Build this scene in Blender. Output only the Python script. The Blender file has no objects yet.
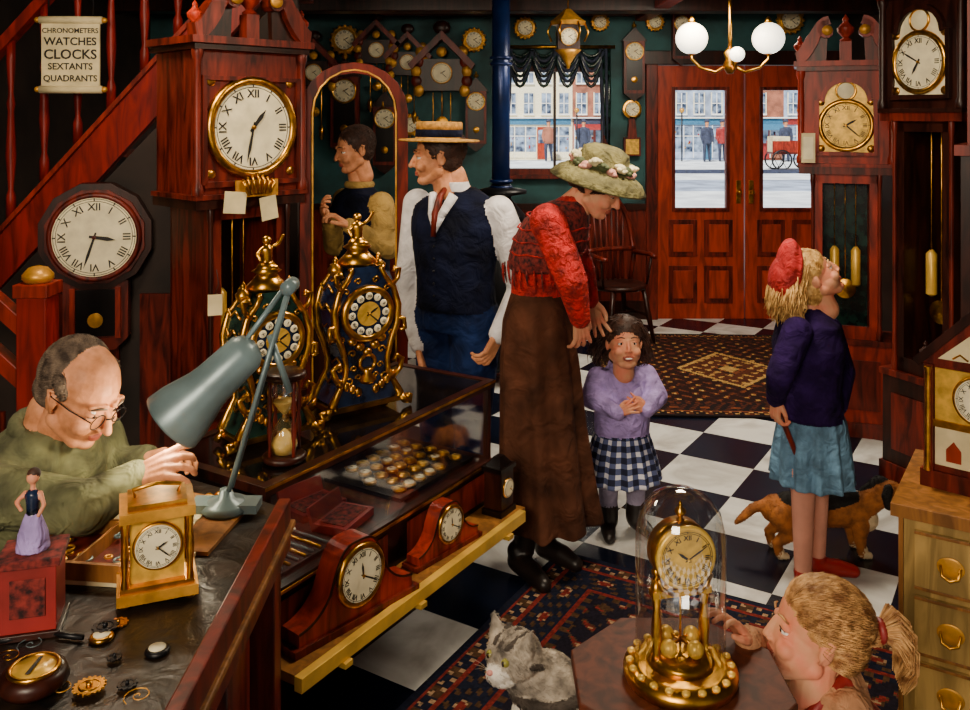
import bpy, math, random
from mathutils import Vector, Matrix
from mathutils.bvhtree import BVHTree
random.seed(4)
pi=math.pi
F=900.0; EYE=1.74; HOR=118
# ---- metric layout helpers: survey of the photo -> metres (depth d measured from the viewpoint)
def X(px,d): return (px-485)*d/F
def Z(py,d): return EYE-(py-HOR)*d/F
def P(px,py,d): return Vector((X(px,d),d,Z(py,d)))
def hx(h):
    h=h.lstrip('#'); o=[]
    for i in (0,2,4):
        c=int(h[i:i+2],16)/255; o.append(c/12.92 if c<.04045 else ((c+.055)/1.055)**2.4)
    return o
MATS={}
def M(name,col,rough=.5,metal=0,var=.3,scale=9,bump=0,bscale=30,wood=False,emit=0,col2=None,spec=.5,bd=.03):
    if name in MATS: return name
    c=hx(col) if isinstance(col,str) else col
    m=bpy.data.materials.new(name); m.use_nodes=True; nt=m.node_tree; N=nt.nodes; L=nt.links
    bs=N['Principled BSDF']; tc=N.new('ShaderNodeTexCoord'); mp=N.new('ShaderNodeMapping')
    L.new(tc.outputs['Object'],mp.inputs[0])
    if wood: mp.inputs['Scale'].default_value=(3.2,3.2,.5); spec=.3
    no=N.new('ShaderNodeTexNoise'); no.inputs['Scale'].default_value=scale; no.inputs['Detail'].default_value=6
    if wood: no.inputs['Distortion'].default_value=1.2
    L.new(mp.outputs[0],no.inputs['Vector'])
    cr=N.new('ShaderNodeValToRGB'); e=cr.color_ramp.elements
    e[0].position=.35; e[1].position=.66
    c2=hx(col2) if col2 else [min(1,x*(1+var)) for x in c]
    e[0].color=[x*(1-var) for x in c]+[1]; e[1].color=list(c2)+[1]
    L.new(no.outputs['Fac'],cr.inputs[0]); L.new(cr.outputs[0],bs.inputs['Base Color'])
    bs.inputs['Roughness'].default_value=rough; bs.inputs['Metallic'].default_value=metal
    bs.inputs['Specular IOR Level'].default_value=spec
    if emit:
        L.new(cr.outputs[0],bs.inputs['Emission Color']); bs.inputs['Emission Strength'].default_value=emit
    if bump:
        n2=N.new('ShaderNodeTexNoise'); n2.inputs['Scale'].default_value=bscale; n2.inputs['Detail'].default_value=3; n2.inputs['Distortion'].default_value=.6
        L.new(tc.outputs['Object'],n2.inputs['Vector'])
        b=N.new('ShaderNodeBump'); b.inputs['Strength'].default_value=min(1,bump*1.4); b.inputs['Distance'].default_value=bd
        L.new(n2.outputs['Fac'],b.inputs['Height']); L.new(b.outputs[0],bs.inputs['Normal'])
    MATS[name]=m; return name
def glassmat(name,tint=(1,1,1),refl=.1):
    m=bpy.data.materials.new(name); m.use_nodes=True; nt=m.node_tree; N=nt.nodes; L=nt.links
    N.remove(N['Principled BSDF']); out=N['Material Output']
    t=N.new('ShaderNodeBsdfTransparent'); t.inputs[0].default_value=(*tint,1)
    g=N.new('ShaderNodeBsdfGlossy'); g.inputs['Roughness'].default_value=.05
    lw=N.new('ShaderNodeLayerWeight'); lw.inputs[0].default_value=.35
    ma=N.new('ShaderNodeMath'); ma.operation='MULTIPLY_ADD'; ma.inputs[1].default_value=.5; ma.inputs[2].default_value=refl*.4; ma.use_clamp=True
    mx=N.new('ShaderNodeMixShader'); L.new(lw.outputs['Facing'],ma.inputs[0]); L.new(ma.outputs[0],mx.inputs[0])
    L.new(t.outputs[0],mx.inputs[1]); L.new(g.outputs[0],mx.inputs[2]); L.new(mx.outputs[0],out.inputs[0])
    MATS[name]=m; return name
M('mahog','#5c1a0d',.38,var=.7,scale=6,wood=True); M('mahog_red','#84230e',.4,var=.55,scale=6,wood=True)
M('darkwood','#2a0f08',.35,var=.6,scale=6,wood=True); M('blackwood','#0f0807',.3,var=.6,scale=6,wood=True); M('tablewood','#4c2110',.6,var=.5,scale=7,wood=True)
M('benchtop','#080708',.4,var=.6,scale=11,col2='#2a1d13',bump=.15,bscale=20)
M('stairred','#80180d',.42,var=.45,scale=6,wood=True); M('doorred','#952e0f',.42,var=.4,scale=5,wood=True)
M('oak','#8a5a2a',.45,var=.4,scale=7,wood=True); M('pale','#a8884c',.5,var=.4,scale=6,wood=True)
M('gold','#cf9530',.28,1,var=.45,scale=25); M('goldp','#c98f2c',.4,.45,var=.35,scale=20); M('brasslite','#e3b548',.35,.3,var=.25)
M('cream','#efe3bd',.55,var=.14,scale=14); M('white','#f2efe6',.5,var=.06); M('black','#0c0b0c',.35,var=.3); M('ink','#16110d',.6,var=.2)
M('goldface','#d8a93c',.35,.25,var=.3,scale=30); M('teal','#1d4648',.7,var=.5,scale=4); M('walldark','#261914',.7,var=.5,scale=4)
M('navyb','#0a1020',.22,var=.7,scale=22,col2='#1a2a4a'); M('greenb','#0a0f10',.22,var=.6,scale=22,col2='#1d3a33')
M('steel','#6c8084',.35,.2,var=.3,scale=6); M('paper','#dccb9c',.7,var=.18); M('redbox','#8a1f1c',.5,var=.3)
M('skin','#cf8656',.55,var=.22,scale=26,spec=.3,col2='#e39a6e',bump=.12,bscale=60,bd=.01); M('skinp','#e2a47c',.55,var=.14,scale=22,col2='#dd8163',spec=.3,bump=.08,bscale=60,bd=.01); M('lip','#a3503f',.5,var=.1)
M('eye','#e9e2da',.25,var=.02); M('iris','#2b1d14',.2,var=.1)
M('hairbr','#3a2013',.6,var=.5,scale=40); M('hairgy','#46352a',.7,var=.4,scale=40,col2='#7d6a58')
M('hairbl','#b87f38',.55,var=.4,scale=40,col2='#e2b46a'); M('hairgi','#a56a34',.55,var=.4,scale=40,col2='#dca866')
M('shirtw','#e2dfe2',.75,var=.2,scale=12,bump=.75,bscale=11); M('vestnavy','#0a0f24',.9,var=.6,bump=.6,bscale=14,spec=.15); M('trous','#0e2048',.85,var=.65,bump=.7,bscale=10,spec=.2)
M('redknit','#b31512',.85,var=.5,scale=22,bump=.7,bscale=36); M('shawl','#330d10',.9,var=.6,scale=60,col2='#8a2a24'); M('skirtbr','#4c2b1c',.9,var=.55,scale=7,bump=.7,bscale=9,spec=.2)
M('laven','#a08ac8',.85,var=.28,scale=16,bump=.75,bscale=20); M('leggray','#8f86a0',.85,var=.25,bump=.4); M('boot','#1a1210',.4,var=.3)
M('purplev','#200e3c',.9,var=.65,bump=.75,bscale=13,spec=.15); M('denim','#5c82a0',.85,var=.4,scale=14,bump=.75,bscale=16); M('redcap','#a90f14',.8,var=.4,bump=.5)
M('redshoe','#9a1c1a',.35,var=.2); M('sock','#d3927c',.8,var=.12); M('olive','#5f6040',.85,var=.5,scale=12,bump=.8,bscale=12); M('tanshirt','#a0803f',.85,var=.4,bump=.75,bscale=15)
M('beige','#b07c56',.85,var=.25,bump=.5); M('straw','#c08a35',.7,var=.35,scale=60,bump=.25,bscale=120); M('felt','#69633a',.85,var=.5,scale=15,bump=.5)
M('rose','#c98d80',.7,var=.25); M('flow','#d9cca0',.7,var=.25); M('leaf','#454f2c',.7,var=.3)
M('furbr','#9a5a22',.85,var=.4,scale=30); M('furbk','#100b09',.85,var=.4,scale=30); M('furwh','#d8c09a',.85,var=.15,scale=30)
M('catgr','#70665e',.9,var=.5,scale=18,col2='#d4c6b2'); M('catst','#433a33',.9,var=.4); M('catwh','#ece6da',.9,var=.1); M('pinkn','#c9867c',.6,var=.1)
M('globe','#fff6e2',.3,var=.02,emit=2.4); M('pipe','#14295a',.3,.3,var=.4,scale=6); M('iron','#141418',.4,.5,var=.3); M('sand','#d9b25a',.6,var=.15)
M('plaster','#2a1e18',.8,var=.4,scale=5); M('ceil','#2c1b13',.8,var=.4,scale=4)
M('bldg','#9aa8bf',.8,var=.4,scale=1.5); M('bldgr','#93583f',.8,var=.35,scale=2); M('street','#dfe6ee',.8,var=.25,scale=1.2); M('glassdk','#33435f',.2,var=.5,scale=2,col2='#9fb3cc'); M('awn','#2f6a8a',.7,var=.2); M('coatd','#2c3348',.8,var=.4)
M('topglass','#120d0b',.08,var=.6,scale=5,spec=.8)
glassmat('glass'); glassmat('domeglass',(.97,.99,1),.25)

class B:
    def __init__(s): s.V=[];s.Fc=[];s.MI=[];s.SM=[];s.mats=[];s.T=Matrix()
    def mi(s,m):
        if m not in s.mats: s.mats.append(m)
        return s.mats.index(m)
    def add(s,vs,fs,mat,smooth=False,T=None):
        o=len(s.V); A=s.T@T if T is not None else s.T
        s.V.extend([A@Vector(v) for v in vs]); k=s.mi(mat)
        for f in fs: s.Fc.append([i+o for i in f]); s.MI.append(k); s.SM.append(smooth)
    def box(s,c,sz,mat,T=None,taper=1):
        x,y,z=[a/2 for a in sz]; cx,cy,cz=c; t=taper
        vs=[(cx-x,cy-y,cz-z),(cx+x,cy-y,cz-z),(cx+x,cy+y,cz-z),(cx-x,cy+y,cz-z),(cx-x*t,cy-y*t,cz+z),(cx+x*t,cy-y*t,cz+z),(cx+x*t,cy+y*t,cz+z),(cx-x*t,cy+y*t,cz+z)]
        s.add(vs,[(3,2,1,0),(4,5,6,7),(0,1,5,4),(1,2,6,5),(2,3,7,6),(3,0,4,7)],mat,False,T)
    def bx(s,x0,x1,y0,y1,z0,z1,mat,T=None): s.box(((x0+x1)/2,(y0+y1)/2,(z0+z1)/2),(x1-x0,y1-y0,z1-z0),mat,T)
    def tube(s,pts,rs,mat,seg=10,smooth=True,closed=False):
        pts=[Vector(p) for p in pts]; n=len(pts)
        if not hasattr(rs,'__len__'): rs=[rs]*n
        vs=[];fs=[]; up=None
        for i,p in enumerate(pts):
            t=(pts[(i+1)%n if closed else min(i+1,n-1)]-pts[(i-1)%n if closed else max(i-1,0)])
            if t.length<1e-9: t=Vector((0,0,1))
            t.normalize()
            if up is None:
                up=Vector((0,0,1)) if abs(t.z)<.9 else Vector((1,0,0))
            a=t.cross(up)
            if a.length<1e-6: a=t.orthogonal()
            a.normalize(); up=(a.cross(t)).normalized()
            for k in range(seg):
                an=2*pi*k/seg; vs.append(p+(a*math.cos(an)+up*math.sin(an))*rs[i])
        m=n if closed else n-1
        for i in range(m):
            j=(i+1)%n
            for k in range(seg):
                k2=(k+1)%seg; fs.append((i*seg+k,j*seg+k,j*seg+k2,i*seg+k2))
        if not closed: fs.append(tuple(range(seg))); fs.append(tuple((n-1)*seg+k for k in reversed(range(seg))))
        s.add(vs,fs,mat,smooth)
    def cyl(s,p0,p1,r0,mat,r1=None,seg=20,smooth=True): s.tube([p0,p1],[r0,r0 if r1 is None else r1],mat,seg,smooth)
    def lathe(s,prof,c,mat,seg=24,T=None,smooth=True):
        vs=[];fs=[]
        for r,z in prof:
            for k in range(seg):
                a=2*pi*k/seg; vs.append((c[0]+r*math.cos(a),c[1]+r*math.sin(a),c[2]+z))
        for i in range(len(prof)-1):
            for k in range(seg):
                k2=(k+1)%seg; fs.append((i*seg+k,i*seg+k2,(i+1)*seg+k2,(i+1)*seg+k))
        n=len(prof); fs.append(tuple(reversed(range(seg)))); fs.append(tuple((n-1)*seg+k for k in range(seg)))
        s.add(vs,fs,mat,smooth,T)
    def sph(s,c,r,mat,T=None,u=20,v=12):
        if not hasattr(r,'__len__'): r=(r,r,r)
        vs=[(0,0,-1)];fs=[]
        for i in range(1,v):
            ph=-pi/2+pi*i/v
            for k in range(u): vs.append((math.cos(ph)*math.cos(2*pi*k/u),math.cos(ph)*math.sin(2*pi*k/u),math.sin(ph)))
        vs.append((0,0,1)); L=len(vs)-1
        for k in range(u):
            k2=(k+1)%u; fs.append((0,1+k2,1+k)); fs.append((L,L-u+k,L-u+k2))
            for i in range(v-2): a=1+i*u; fs.append((a+k,a+k2,a+u+k2,a+u+k))
        R=Matrix.Translation(c)@(T if T is not None else Matrix())@Matrix.Diagonal((*r,1))
        s.add(vs,fs,mat,True,R)
    def cap(s,p0,p1,r0,r1,mat):
        s.cyl(p0,p1,r0,mat,r1,16); s.sph(p0,r0,mat,u=16,v=10); s.sph(p1,r1,mat,u=16,v=10)
    def limb(s,pts,rs,mat):
        for i in range(len(pts)-1): s.cap(pts[i],pts[i+1],rs[i],rs[i+1],mat)
    def loft(s,rings,mat,n=36,fold=0,k=9,ph=0):
        vs=[];fs=[]
        for j,(c,rx,ry,yaw) in enumerate(rings):
            f=fold*(j/(len(rings)-1))
            for i in range(n):
                a=2*pi*i/n; q=1+f*math.sin(k*a+ph)+f*.5*math.sin((k*2-3)*a+1)
                x=rx*math.cos(a)*q; y=ry*math.sin(a)*q; cy,sy=math.cos(yaw),math.sin(yaw)
                vs.append((c[0]+x*cy-y*sy,c[1]+x*sy+y*cy,c[2]))
        m=len(rings)
        for j in range(m-1):
            for i in range(n):
                i2=(i+1)%n; fs.append((j*n+i,j*n+i2,(j+1)*n+i2,(j+1)*n+i))
        fs.append(tuple(reversed(range(n)))); fs.append(tuple((m-1)*n+i for i in range(n)))
        if rings[-1][0][2]<rings[0][0][2]: fs=[tuple(reversed(f)) for f in fs]
        s.add(vs,fs,mat,True)
    def prism(s,poly,y0,y1,mat,T=None):
        n=len(poly); vs=[(x,y0,z) for x,z in poly]+[(x,y1,z) for x,z in poly]
        fs=[tuple(range(n)),tuple(reversed(range(n,2*n)))]+[(i,i+n,(i+1)%n+n,(i+1)%n) for i in range(n)]
        s.add(vs,fs,mat,False,T)
    def hprism(s,poly,z0,z1,mat):
        n=len(poly); vs=[(x,y,z0) for x,y in poly]+[(x,y,z1) for x,y in poly]
        s.add(vs,[tuple(reversed(range(n))),tuple(range(n,2*n))]+[(i,(i+1)%n,(i+1)%n+n,i+n) for i in range(n)],mat)
    def band(s,pts,w,y0,y1,mat):
        n=len(pts); vs=[];fs=[]
        if not hasattr(w,'__len__'): w=[w]*n
        for i,p in enumerate(pts):
            a=pts[max(i-1,0)];b=pts[min(i+1,n-1)]; t=Vector((b[0]-a[0],b[1]-a[1])).normalized(); q=Vector((-t.y,t.x))*w[i]/2
            for y in (y0,y1): vs.append((p[0]+q.x,y,p[1]+q.y)); vs.append((p[0]-q.x,y,p[1]-q.y))
        for i in range(n-1):
            a=4*i;b=a+4; fs+=[(a,a+1,b+1,b),(a+2,b+2,b+3,a+3),(a,b,b+2,a+2),(a+1,a+3,b+3,b+1)]
        fs+=[(0,2,3,1),(4*n-4,4*n-3,4*n-1,4*n-2)]
        s.add(vs,fs,mat)
    def torus(s,c,R,r,mat,axis='y',seg=32,rs=8):
        pts=[]
        for i in range(seg):
            a=2*pi*i/seg; u,v=R*math.cos(a),R*math.sin(a)
            d={'y':(u,0,v),'z':(u,v,0),'x':(0,u,v)}[axis]; pts.append(Vector(c)+Vector(d))
        s.tube(pts,r,mat,rs,True,True)
    def text(s,t,T,mat,size=.05,ext=.001):
        key=t
        if key not in TX:
            cu=bpy.data.curves.new('t','FONT'); cu.body=t; cu.align_x='CENTER'; cu.align_y='CENTER'; cu.size=1; cu.extrude=.02; cu.offset=.015; cu.resolution_u=3
            ob=bpy.data.objects.new('t',cu); bpy.context.scene.collection.objects.link(ob)
            me=bpy.data.meshes.new_from_object(ob.evaluated_get(bpy.context.evaluated_depsgraph_get()))
            TX[key]=([tuple(v.co) for v in me.vertices],[tuple(p.vertices) for p in me.polygons])
            bpy.data.objects.remove(ob); bpy.data.meshes.remove(me); bpy.data.curves.remove(cu)
        v,f=TX[key]; s.add(v,f,mat,False,T@Matrix.Diagonal((size,size,size,1)))
    def mesh(s,name):
        me=bpy.data.meshes.new(name); me.from_pydata([tuple(v) for v in s.V],[],s.Fc)
        for m in s.mats: me.materials.append(MATS[m])
        me.polygons.foreach_set('material_index',s.MI); me.polygons.foreach_set('use_smooth',s.SM); me.update(); return me
    def done(s,name,loc=(0,0,0),rz=0,bevel=0,tilt=None):
        ob=bpy.data.objects.new(name,s.mesh(name)); bpy.context.scene.collection.objects.link(ob)
        ob.location=loc; ob.rotation_euler=(0 if not tilt else math.radians(tilt),0,math.radians(rz))
        if bevel:
            b=ob.modifiers.new('b','BEVEL'); b.width=bevel; b.segments=2; b.limit_method='ANGLE'; b.angle_limit=math.radians(50)
        return ob
TX={}
def blob(dst,src,vox,it=3,fac=.5):
    me=src.mesh('tmp'); ob=bpy.data.objects.new('tmp',me); bpy.context.scene.collection.objects.link(ob)
    r=ob.modifiers.new('r','REMESH'); r.mode='VOXEL'; r.voxel_size=vox
    if it: sm=ob.modifiers.new('s','SMOOTH'); sm.factor=fac; sm.iterations=it
    em=bpy.data.meshes.new_from_object(ob.evaluated_get(bpy.context.evaluated_depsgraph_get()))
    bvh=BVHTree.FromPolygons(src.V,src.Fc); o=len(dst.V); f0=len(dst.Fc)
    dst.V.extend([v.co.copy() for v in em.vertices]); mp=[dst.mi(m) for m in src.mats]
    for p in em.polygons:
        h=bvh.find_nearest(p.center); dst.Fc.append([i+o for i in p.vertices]); dst.MI.append(mp[src.MI[h[2]]]); dst.SM.append(True)
    bpy.data.objects.remove(ob); bpy.data.meshes.remove(me); bpy.data.meshes.remove(em); return f0
def fur(b,f0,n,L,mats=None,rad=.0012,dirv=(0,0,-1),lie=.6,jit=.2):
    ids=[i for i in range(f0,len(b.Fc)) if mats is None or b.mats[b.MI[i]] in mats]
    if not ids: return
    dv=Vector(dirv).normalized()
    for _ in range(n):
        i=random.choice(ids); v=[b.V[k] for k in b.Fc[i]]; c=(v[0]+v[2])/2; nn=(v[1]-v[0]).cross(v[2]-v[0])
        if nn.length<1e-12: continue
        nn.normalize(); tv=dv-nn*dv.dot(nn)
        if tv.length<.15: tv=tv+Vector((.1,.05,0))
        tv=tv.normalized()+Vector((random.gauss(0,jit),random.gauss(0,jit),random.gauss(0,jit))); tv-=nn*tv.dot(nn); d=(nn*(1-lie)+tv.normalized()*lie).normalized(); l=L*random.uniform(.6,1.2)
        m=b.mats[b.MI[i]]
        b.tube([c-nn*.001,c+d*l*.5+nn*.0015,c+d*l-nn*.002],[rad,rad,rad*.3],m,3)
RX90=Matrix.Rotation(pi/2,4,'X')
ROM=['XII','I','II','III','IIII','V','VI','VII','VIII','IX','X','XI']
def dial(b,c,r,face='cream',rim='gold',num=True,rimw=.1,h=(2.0,4.4),ctr=None,numc='ink'):
    T=Matrix.Translation(c)@RX90
    b.lathe([(r,-.006),(r,.004),(r*.99,.006)],(0,0,0),face,40,T,False)
    b.torus(c,r*1.02,r*rimw,rim,'y',40,8)
    y=c[1]-.007
    for R in (.96,.9): b.torus((c[0],y+.001,c[2]),r*R*.97,r*.008+.0002,numc,'y',40,4)
    for i in range(12):
        a=-2*pi*i/12
        A=Matrix.Translation((c[0],y,c[2]))@RX90@Matrix.Rotation(a,4,'Z')
        if num: b.text(ROM[i],A@Matrix.Translation((0,r*.73,0)),numc,r*.25)
        b.add([(-r*.015,r*.87,0),(r*.015,r*.87,0),(r*.015,r*.95,0),(-r*.015,r*.95,0)],[(0,1,2,3)],numc,False,A)
    if ctr: b.lathe([(r*.5,0),(r*.5,.002)],(0,0,0),ctr,30,Matrix.Translation((c[0],y+.001,c[2]))@RX90,False)
    for hh,L,w in ((h[0],.5,.05),(h[1],.8,.035)):
        A=Matrix.Translation((c[0],y-.003,c[2]))@RX90@Matrix.Rotation(-hh*2*pi/12,4,'Z')
        b.add([(-r*w*.6,-r*.12,0),(r*w*.6,-r*.12,0),(r*w,r*L*.6,0),(0,r*L,0),(-r*w,r*L*.6,0)],[(0,1,2,3,4)],numc,False,A)
    b.lathe([(r*.05,0),(r*.05,.006)],(0,0,0),rim,12,Matrix.Translation((c[0],y-.002,c[2]))@RX90)
def finial(b,c,h,mat):
    b.lathe([(h*.18,0),(h*.22,.05*h),(h*.1,.15*h),(h*.28,.35*h),(h*.3,.5*h),(h*.12,.68*h),(h*.09,.75*h),(h*.12,.82*h),(h*.01,h)],c,mat,16)

# =================== ROOM ===================
XL,XR,YB,CE=-2.9,3.12,7.8,2.72
def floor_mat():
    m=bpy.data.materials.new('checker_floor'); m.use_nodes=True; N=m.node_tree.nodes; L=m.node_tree.links; bs=N['Principled BSDF']
    tc=N.new('ShaderNodeTexCoord'); mp=N.new('ShaderNodeMapping'); mp.vector_type='TEXTURE'
    mp.inputs['Location'].default_value=(1.27,4.72,-.3); mp.inputs['Rotation'].default_value=(0,0,math.radians(-32)); 
    L.new(tc.outputs['Object'],mp.inputs[0])
    ad=N.new('ShaderNodeVectorMath'); ad.operation='ADD'; ad.inputs[1].default_value=(.19,.19,0); L.new(mp.outputs[0],ad.inputs[0])
    ch=N.new('ShaderNodeTexChecker'); ch.inputs['Scale'].default_value=1/.38; L.new(ad.outputs[0],ch.inputs[0])
    ch.inputs[1].default_value=(*hx('#e6e6e2'),1); ch.inputs[2].default_value=(*hx('#0b1224'),1)
    no=N.new('ShaderNodeTexNoise'); no.inputs['Scale'].default_value=3; no.inputs['Detail'].default_value=6; no.inputs['Distortion'].default_value=1.5; L.new(tc.outputs['Object'],no.inputs[0])
    cr=N.new('ShaderNodeValToRGB'); cr.color_ramp.elements[0].color=(.45,.42,.4,1); cr.color_ramp.elements[0].position=.3; cr.color_ramp.elements[1].color=(1,1,1,1); cr.color_ramp.elements[1].position=.6
    L.new(no.outputs['Fac'],cr.inputs[0]); mx=N.new('ShaderNodeMix'); mx.data_type='RGBA'; mx.blend_type='MULTIPLY'; mx.inputs[0].default_value=.8
    L.new(ch.outputs[0],mx.inputs[6]); L.new(cr.outputs[0],mx.inputs[7]); L.new(mx.outputs[2],bs.inputs['Base Color']); bs.inputs['Roughness'].default_value=.25; bs.inputs['Specular IOR Level'].default_value=.4
    MATS['checker_floor']=m
floor_mat()
b=B(); b.bx(XL-.1,XR+.1,-1.5,YB+.1,-.06,0,'checker_floor'); b.done('floor')
b=B(); b.bx(XL-.1,XR+.1,-1.5,YB+.1,CE,CE+.08,'ceil'); b.done('ceiling')
b=B(); b.bx(XL-.1,XL,-1.5,YB,0,CE,'plaster'); b.done('wall_left')
b=B(); b.bx(XR,XR+.1,-1.5,YB,0,CE,'walldark'); b.done('wall_right')
wx0,wx1,wz0,wz1=X(508,YB),X(602,YB),1.30,2.14
dx0,dx1,dz1=1.47,3.02,2.2
W='teal'; y0,y1=YB,YB+.1
b=B(); b.bx(XL,wx0,y0,y1,0,CE,W); b.bx(wx0,wx1,y0,y1,0,wz0,W); b.bx(wx0,wx1,y0,y1,wz1,CE,W); b.bx(wx1,dx0,y0,y1,0,CE,W); b.done('wall_back')
b=B(); b.bx(dx0,dx1,y0,y1,dz1,CE,W); b.done('wall_back'); b=B(); b.bx(dx1,XR,y0,y1,0,CE,W); b.done('wall_back')
b=B(); b.bx(XL,dx0-.08,YB-.03,YB,0,.16,'darkwood'); b.bx(XL,dx0-.08,YB-.02,YB,.16,.95,'mahog'); b.bx(XL,dx0-.08,YB-.045,YB,.95,1.0,'darkwood')
b.done('baseboard_back')
b=B()
for y in (2.2,4.4,6.9): b.bx(XL,XR,y,y+.2,CE-.16,CE,'darkwood')
b.bx(-.9,1.5,YB-.14,YB,CE-.1,CE,'mahog'); b.bx(1.3,1.42,3,YB,CE-.14,CE-.001,'mahog_red')
b.done('trim_1',bevel=.008)
b=B(); w=.05
for a in ((wx0-w,wx0,wz0-w,wz1+w),(wx1,wx1+w,wz0-w,wz1+w),(wx0,wx1,wz0-w,wz0),(wx0,wx1,wz1,wz1+w)): b.bx(a[0],a[1],YB-.03,YB+.1,a[2],a[3],'mahog')
b.bx((wx0+wx1)/2-.012,(wx0+wx1)/2+.012,YB+.03,YB+.06,wz0,wz1,'darkwood')
b.bx(wx0,wx1,YB+.04,YB+.046,wz0,wz1,'glass'); b.bx(wx0-.08,wx1+.08,YB-.1,YB,wz0-.08,wz0-.05,'mahog')
b.done('window_1')
b=B()
for k in range(4):
    cx=wx0+(wx1-wx0)*(k+.5)/4; hw=(wx1-wx0)/8
    for j in range(7):
        a=j/6; pts=[(cx+hw*t,YB-.06-.03*math.sin(a*3),2.34-a*.06-(.07+.2*a)*(1-t*t)) for t in [-1+i/5 for i in range(11)]]
        b.tube(pts,.016,'coatd' if j%2 else 'greenb',6)
for sx,x0 in ((1,wx0-.05),(-1,wx1+.05)):
    for j in range(4): b.tube([(x0+sx*.025*j,YB-.07,2.34),(x0+sx*.02*j,YB-.08,1.9),(x0+sx*.012*j,YB-.07,1.5+.03*j)],[.016,.018,.01],'coatd' if j%2 else 'greenb',6)
b.cyl((wx0-.1,YB-.08,2.35),(wx1+.1,YB-.08,2.35),.015,'gold'); b.done('window_valance')
def door(nm,x0,x1,hside):
    b=B(); t0,t1=YB+.0,YB+.05; cx=(x0+x1)/2
    px0,px1,pz0,pz1=cx-.22,cx+.22,.96,1.98
    b.bx(x0,px0,t0,t1,0.0,dz1-.005,'doorred'); b.bx(px1,x1,t0,t1,.0,dz1-.005,'doorred'); b.bx(px0,px1,t0,t1,.0,pz0,'doorred'); b.bx(px0,px1,t0,t1,pz1,dz1-.005,'doorred')
    for a in ((px0-.03,px0,pz0-.03,pz1+.03),(px1,px1+.03,pz0-.03,pz1+.03),(px0,px1,pz0-.03,pz0),(px0,px1,pz1,pz1+.03)): b.bx(a[0],a[1],t0-.015,t0,a[2],a[3],'mahog')
    b.bx(px0,px1,t0+.02,t0+.026,pz0,pz1,'glass')
    for (a0,a1) in ((x0+.1,cx-.03),(cx+.03,x1-.1)):
        for (q0,q1) in ((.14,.46),(.54,.86)):
            b.bx(a0,a1,t0-.012,t0,q0,q1,'mahog'); b.bx(a0+.04,a1-.04,t0-.022,t0-.012,q0+.04,q1-.04,'doorred')
    hxx=x1-.05 if hside>0 else x0+.05
    b.bx(hxx-.02,hxx+.02,t0-.012,t0,1.0,1.2,'gold'); b.sph((hxx,t0-.04,1.1),.022,'gold'); b.done(nm,bevel=.004)
door('door_1',dx0+.02,2.245,1); door('door_2',2.255,dx1-.02,-1)
b=B(); b.bx(dx0-.08,dx0+.02,YB-.05,YB+.02,0,dz1+.1,'mahog'); b.bx(dx1-.02,dx1+.08,YB-.05,YB+.02,0,dz1+.1,'mahog'); b.bx(dx0-.1,dx1+.1,YB-.06,YB+.02,dz1,dz1+.12,'darkwood'); b.done('trim_2',bevel=.006)
# =================== STREET OUTSIDE (snowy, building fronts across the square) ===================
b=B(); b.bx(-12,34,YB+.1,44,-.1,-.05,'street'); b.bx(-12,34,22,26,-.06,-.045,'bldg'); b.bx(-12,34,29,29.4,-.05,.06,'coatd'); b.done('ground')
rr_=random.Random(9)
def shop(x0,w,wall,aw,sc=.62):
    b=B(); b.bx(0,w,0,3,-.05,9,wall); b.bx(.1,w-.1,-.08,0,2.35,2.75,rr_.choice(['cream','redbox','awn','coatd']))
    n=int(w/.7)
    for i in range(n):
        a=.15+i*(w-.3)/n; e=a+(w-.3)/n-.08
        if i==n//2: b.bx(a,e,-.06,0,0,2.2,rr_.choice(['redbox','awn','doorred'])); b.bx(a+.08,e-.08,-.08,-.06,1.1,2.0,'glassdk')
        else:
            b.bx(a,e,-.04,0,.5,2.2,'glassdk'); b.bx(a,e,-.07,-.04,1.55,1.6,'white'); b.bx(a-.04,a,-.08,0,.1,2.3,'white'); b.bx(a,e,-.05,-.01,.1,.5,wall)
            for k in range(3): xx=rr_.uniform(a+.03,e-.1); zz=rr_.uniform(.55,1.9); b.bx(xx,xx+rr_.uniform(.05,.12),-.06,-.04,zz,zz+rr_.uniform(.08,.25),rr_.choice(['redbox','goldp','coatd']))
    if aw: b.add([(.1,-.05,2.4),(w-.1,-.05,2.4),(w-.1,-.9,2.0),(.1,-.9,2.0)],[(0,1,2,3)],aw)
    b.bx(0,w,-.2,0,2.78,2.86,'white')
    for f in (3.1,5.2,7.2):
        for i in range(int(w/1.2)):
            x=.3+i*1.2; b.bx(x,x+.65,-.04,0,f,f+1.4,'glassdk'); b.bx(x-.06,x+.71,-.12,0,f-.1,f,'white'); b.bx(x+.3,x+.35,-.06,-.04,f,f+1.4,'white'); b.bx(x,x+.65,-.06,-.04,f+.68,f+.73,'white'); b.bx(x-.06,x,-.06,0,f,f+1.45,'cream'); b.bx(x+.65,x+.71,-.06,0,f,f+1.45,'cream')
    b.cyl((w,-3,0),(w,-3,3.2),.05,'iron'); b.sph((w,-3,3.3),.16,'goldp')
    o=b.done('street_shopfront',(x0,38,0)); o.scale=(sc,sc,sc)
x=-4.0; k=0
while x<22:
    w_=[4.2,3.4,4.8,3.0,3.8][k%5]; shop(x,w_,['bldg','bldgr','cream','bldgr','bldg','bldg','bldgr'][k%7],[None,'awn',None,'redbox','awn'][k%5]); x+=w_*.62; k+=1
b=B(); s=B() # horse-drawn cart silhouette in the square
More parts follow.
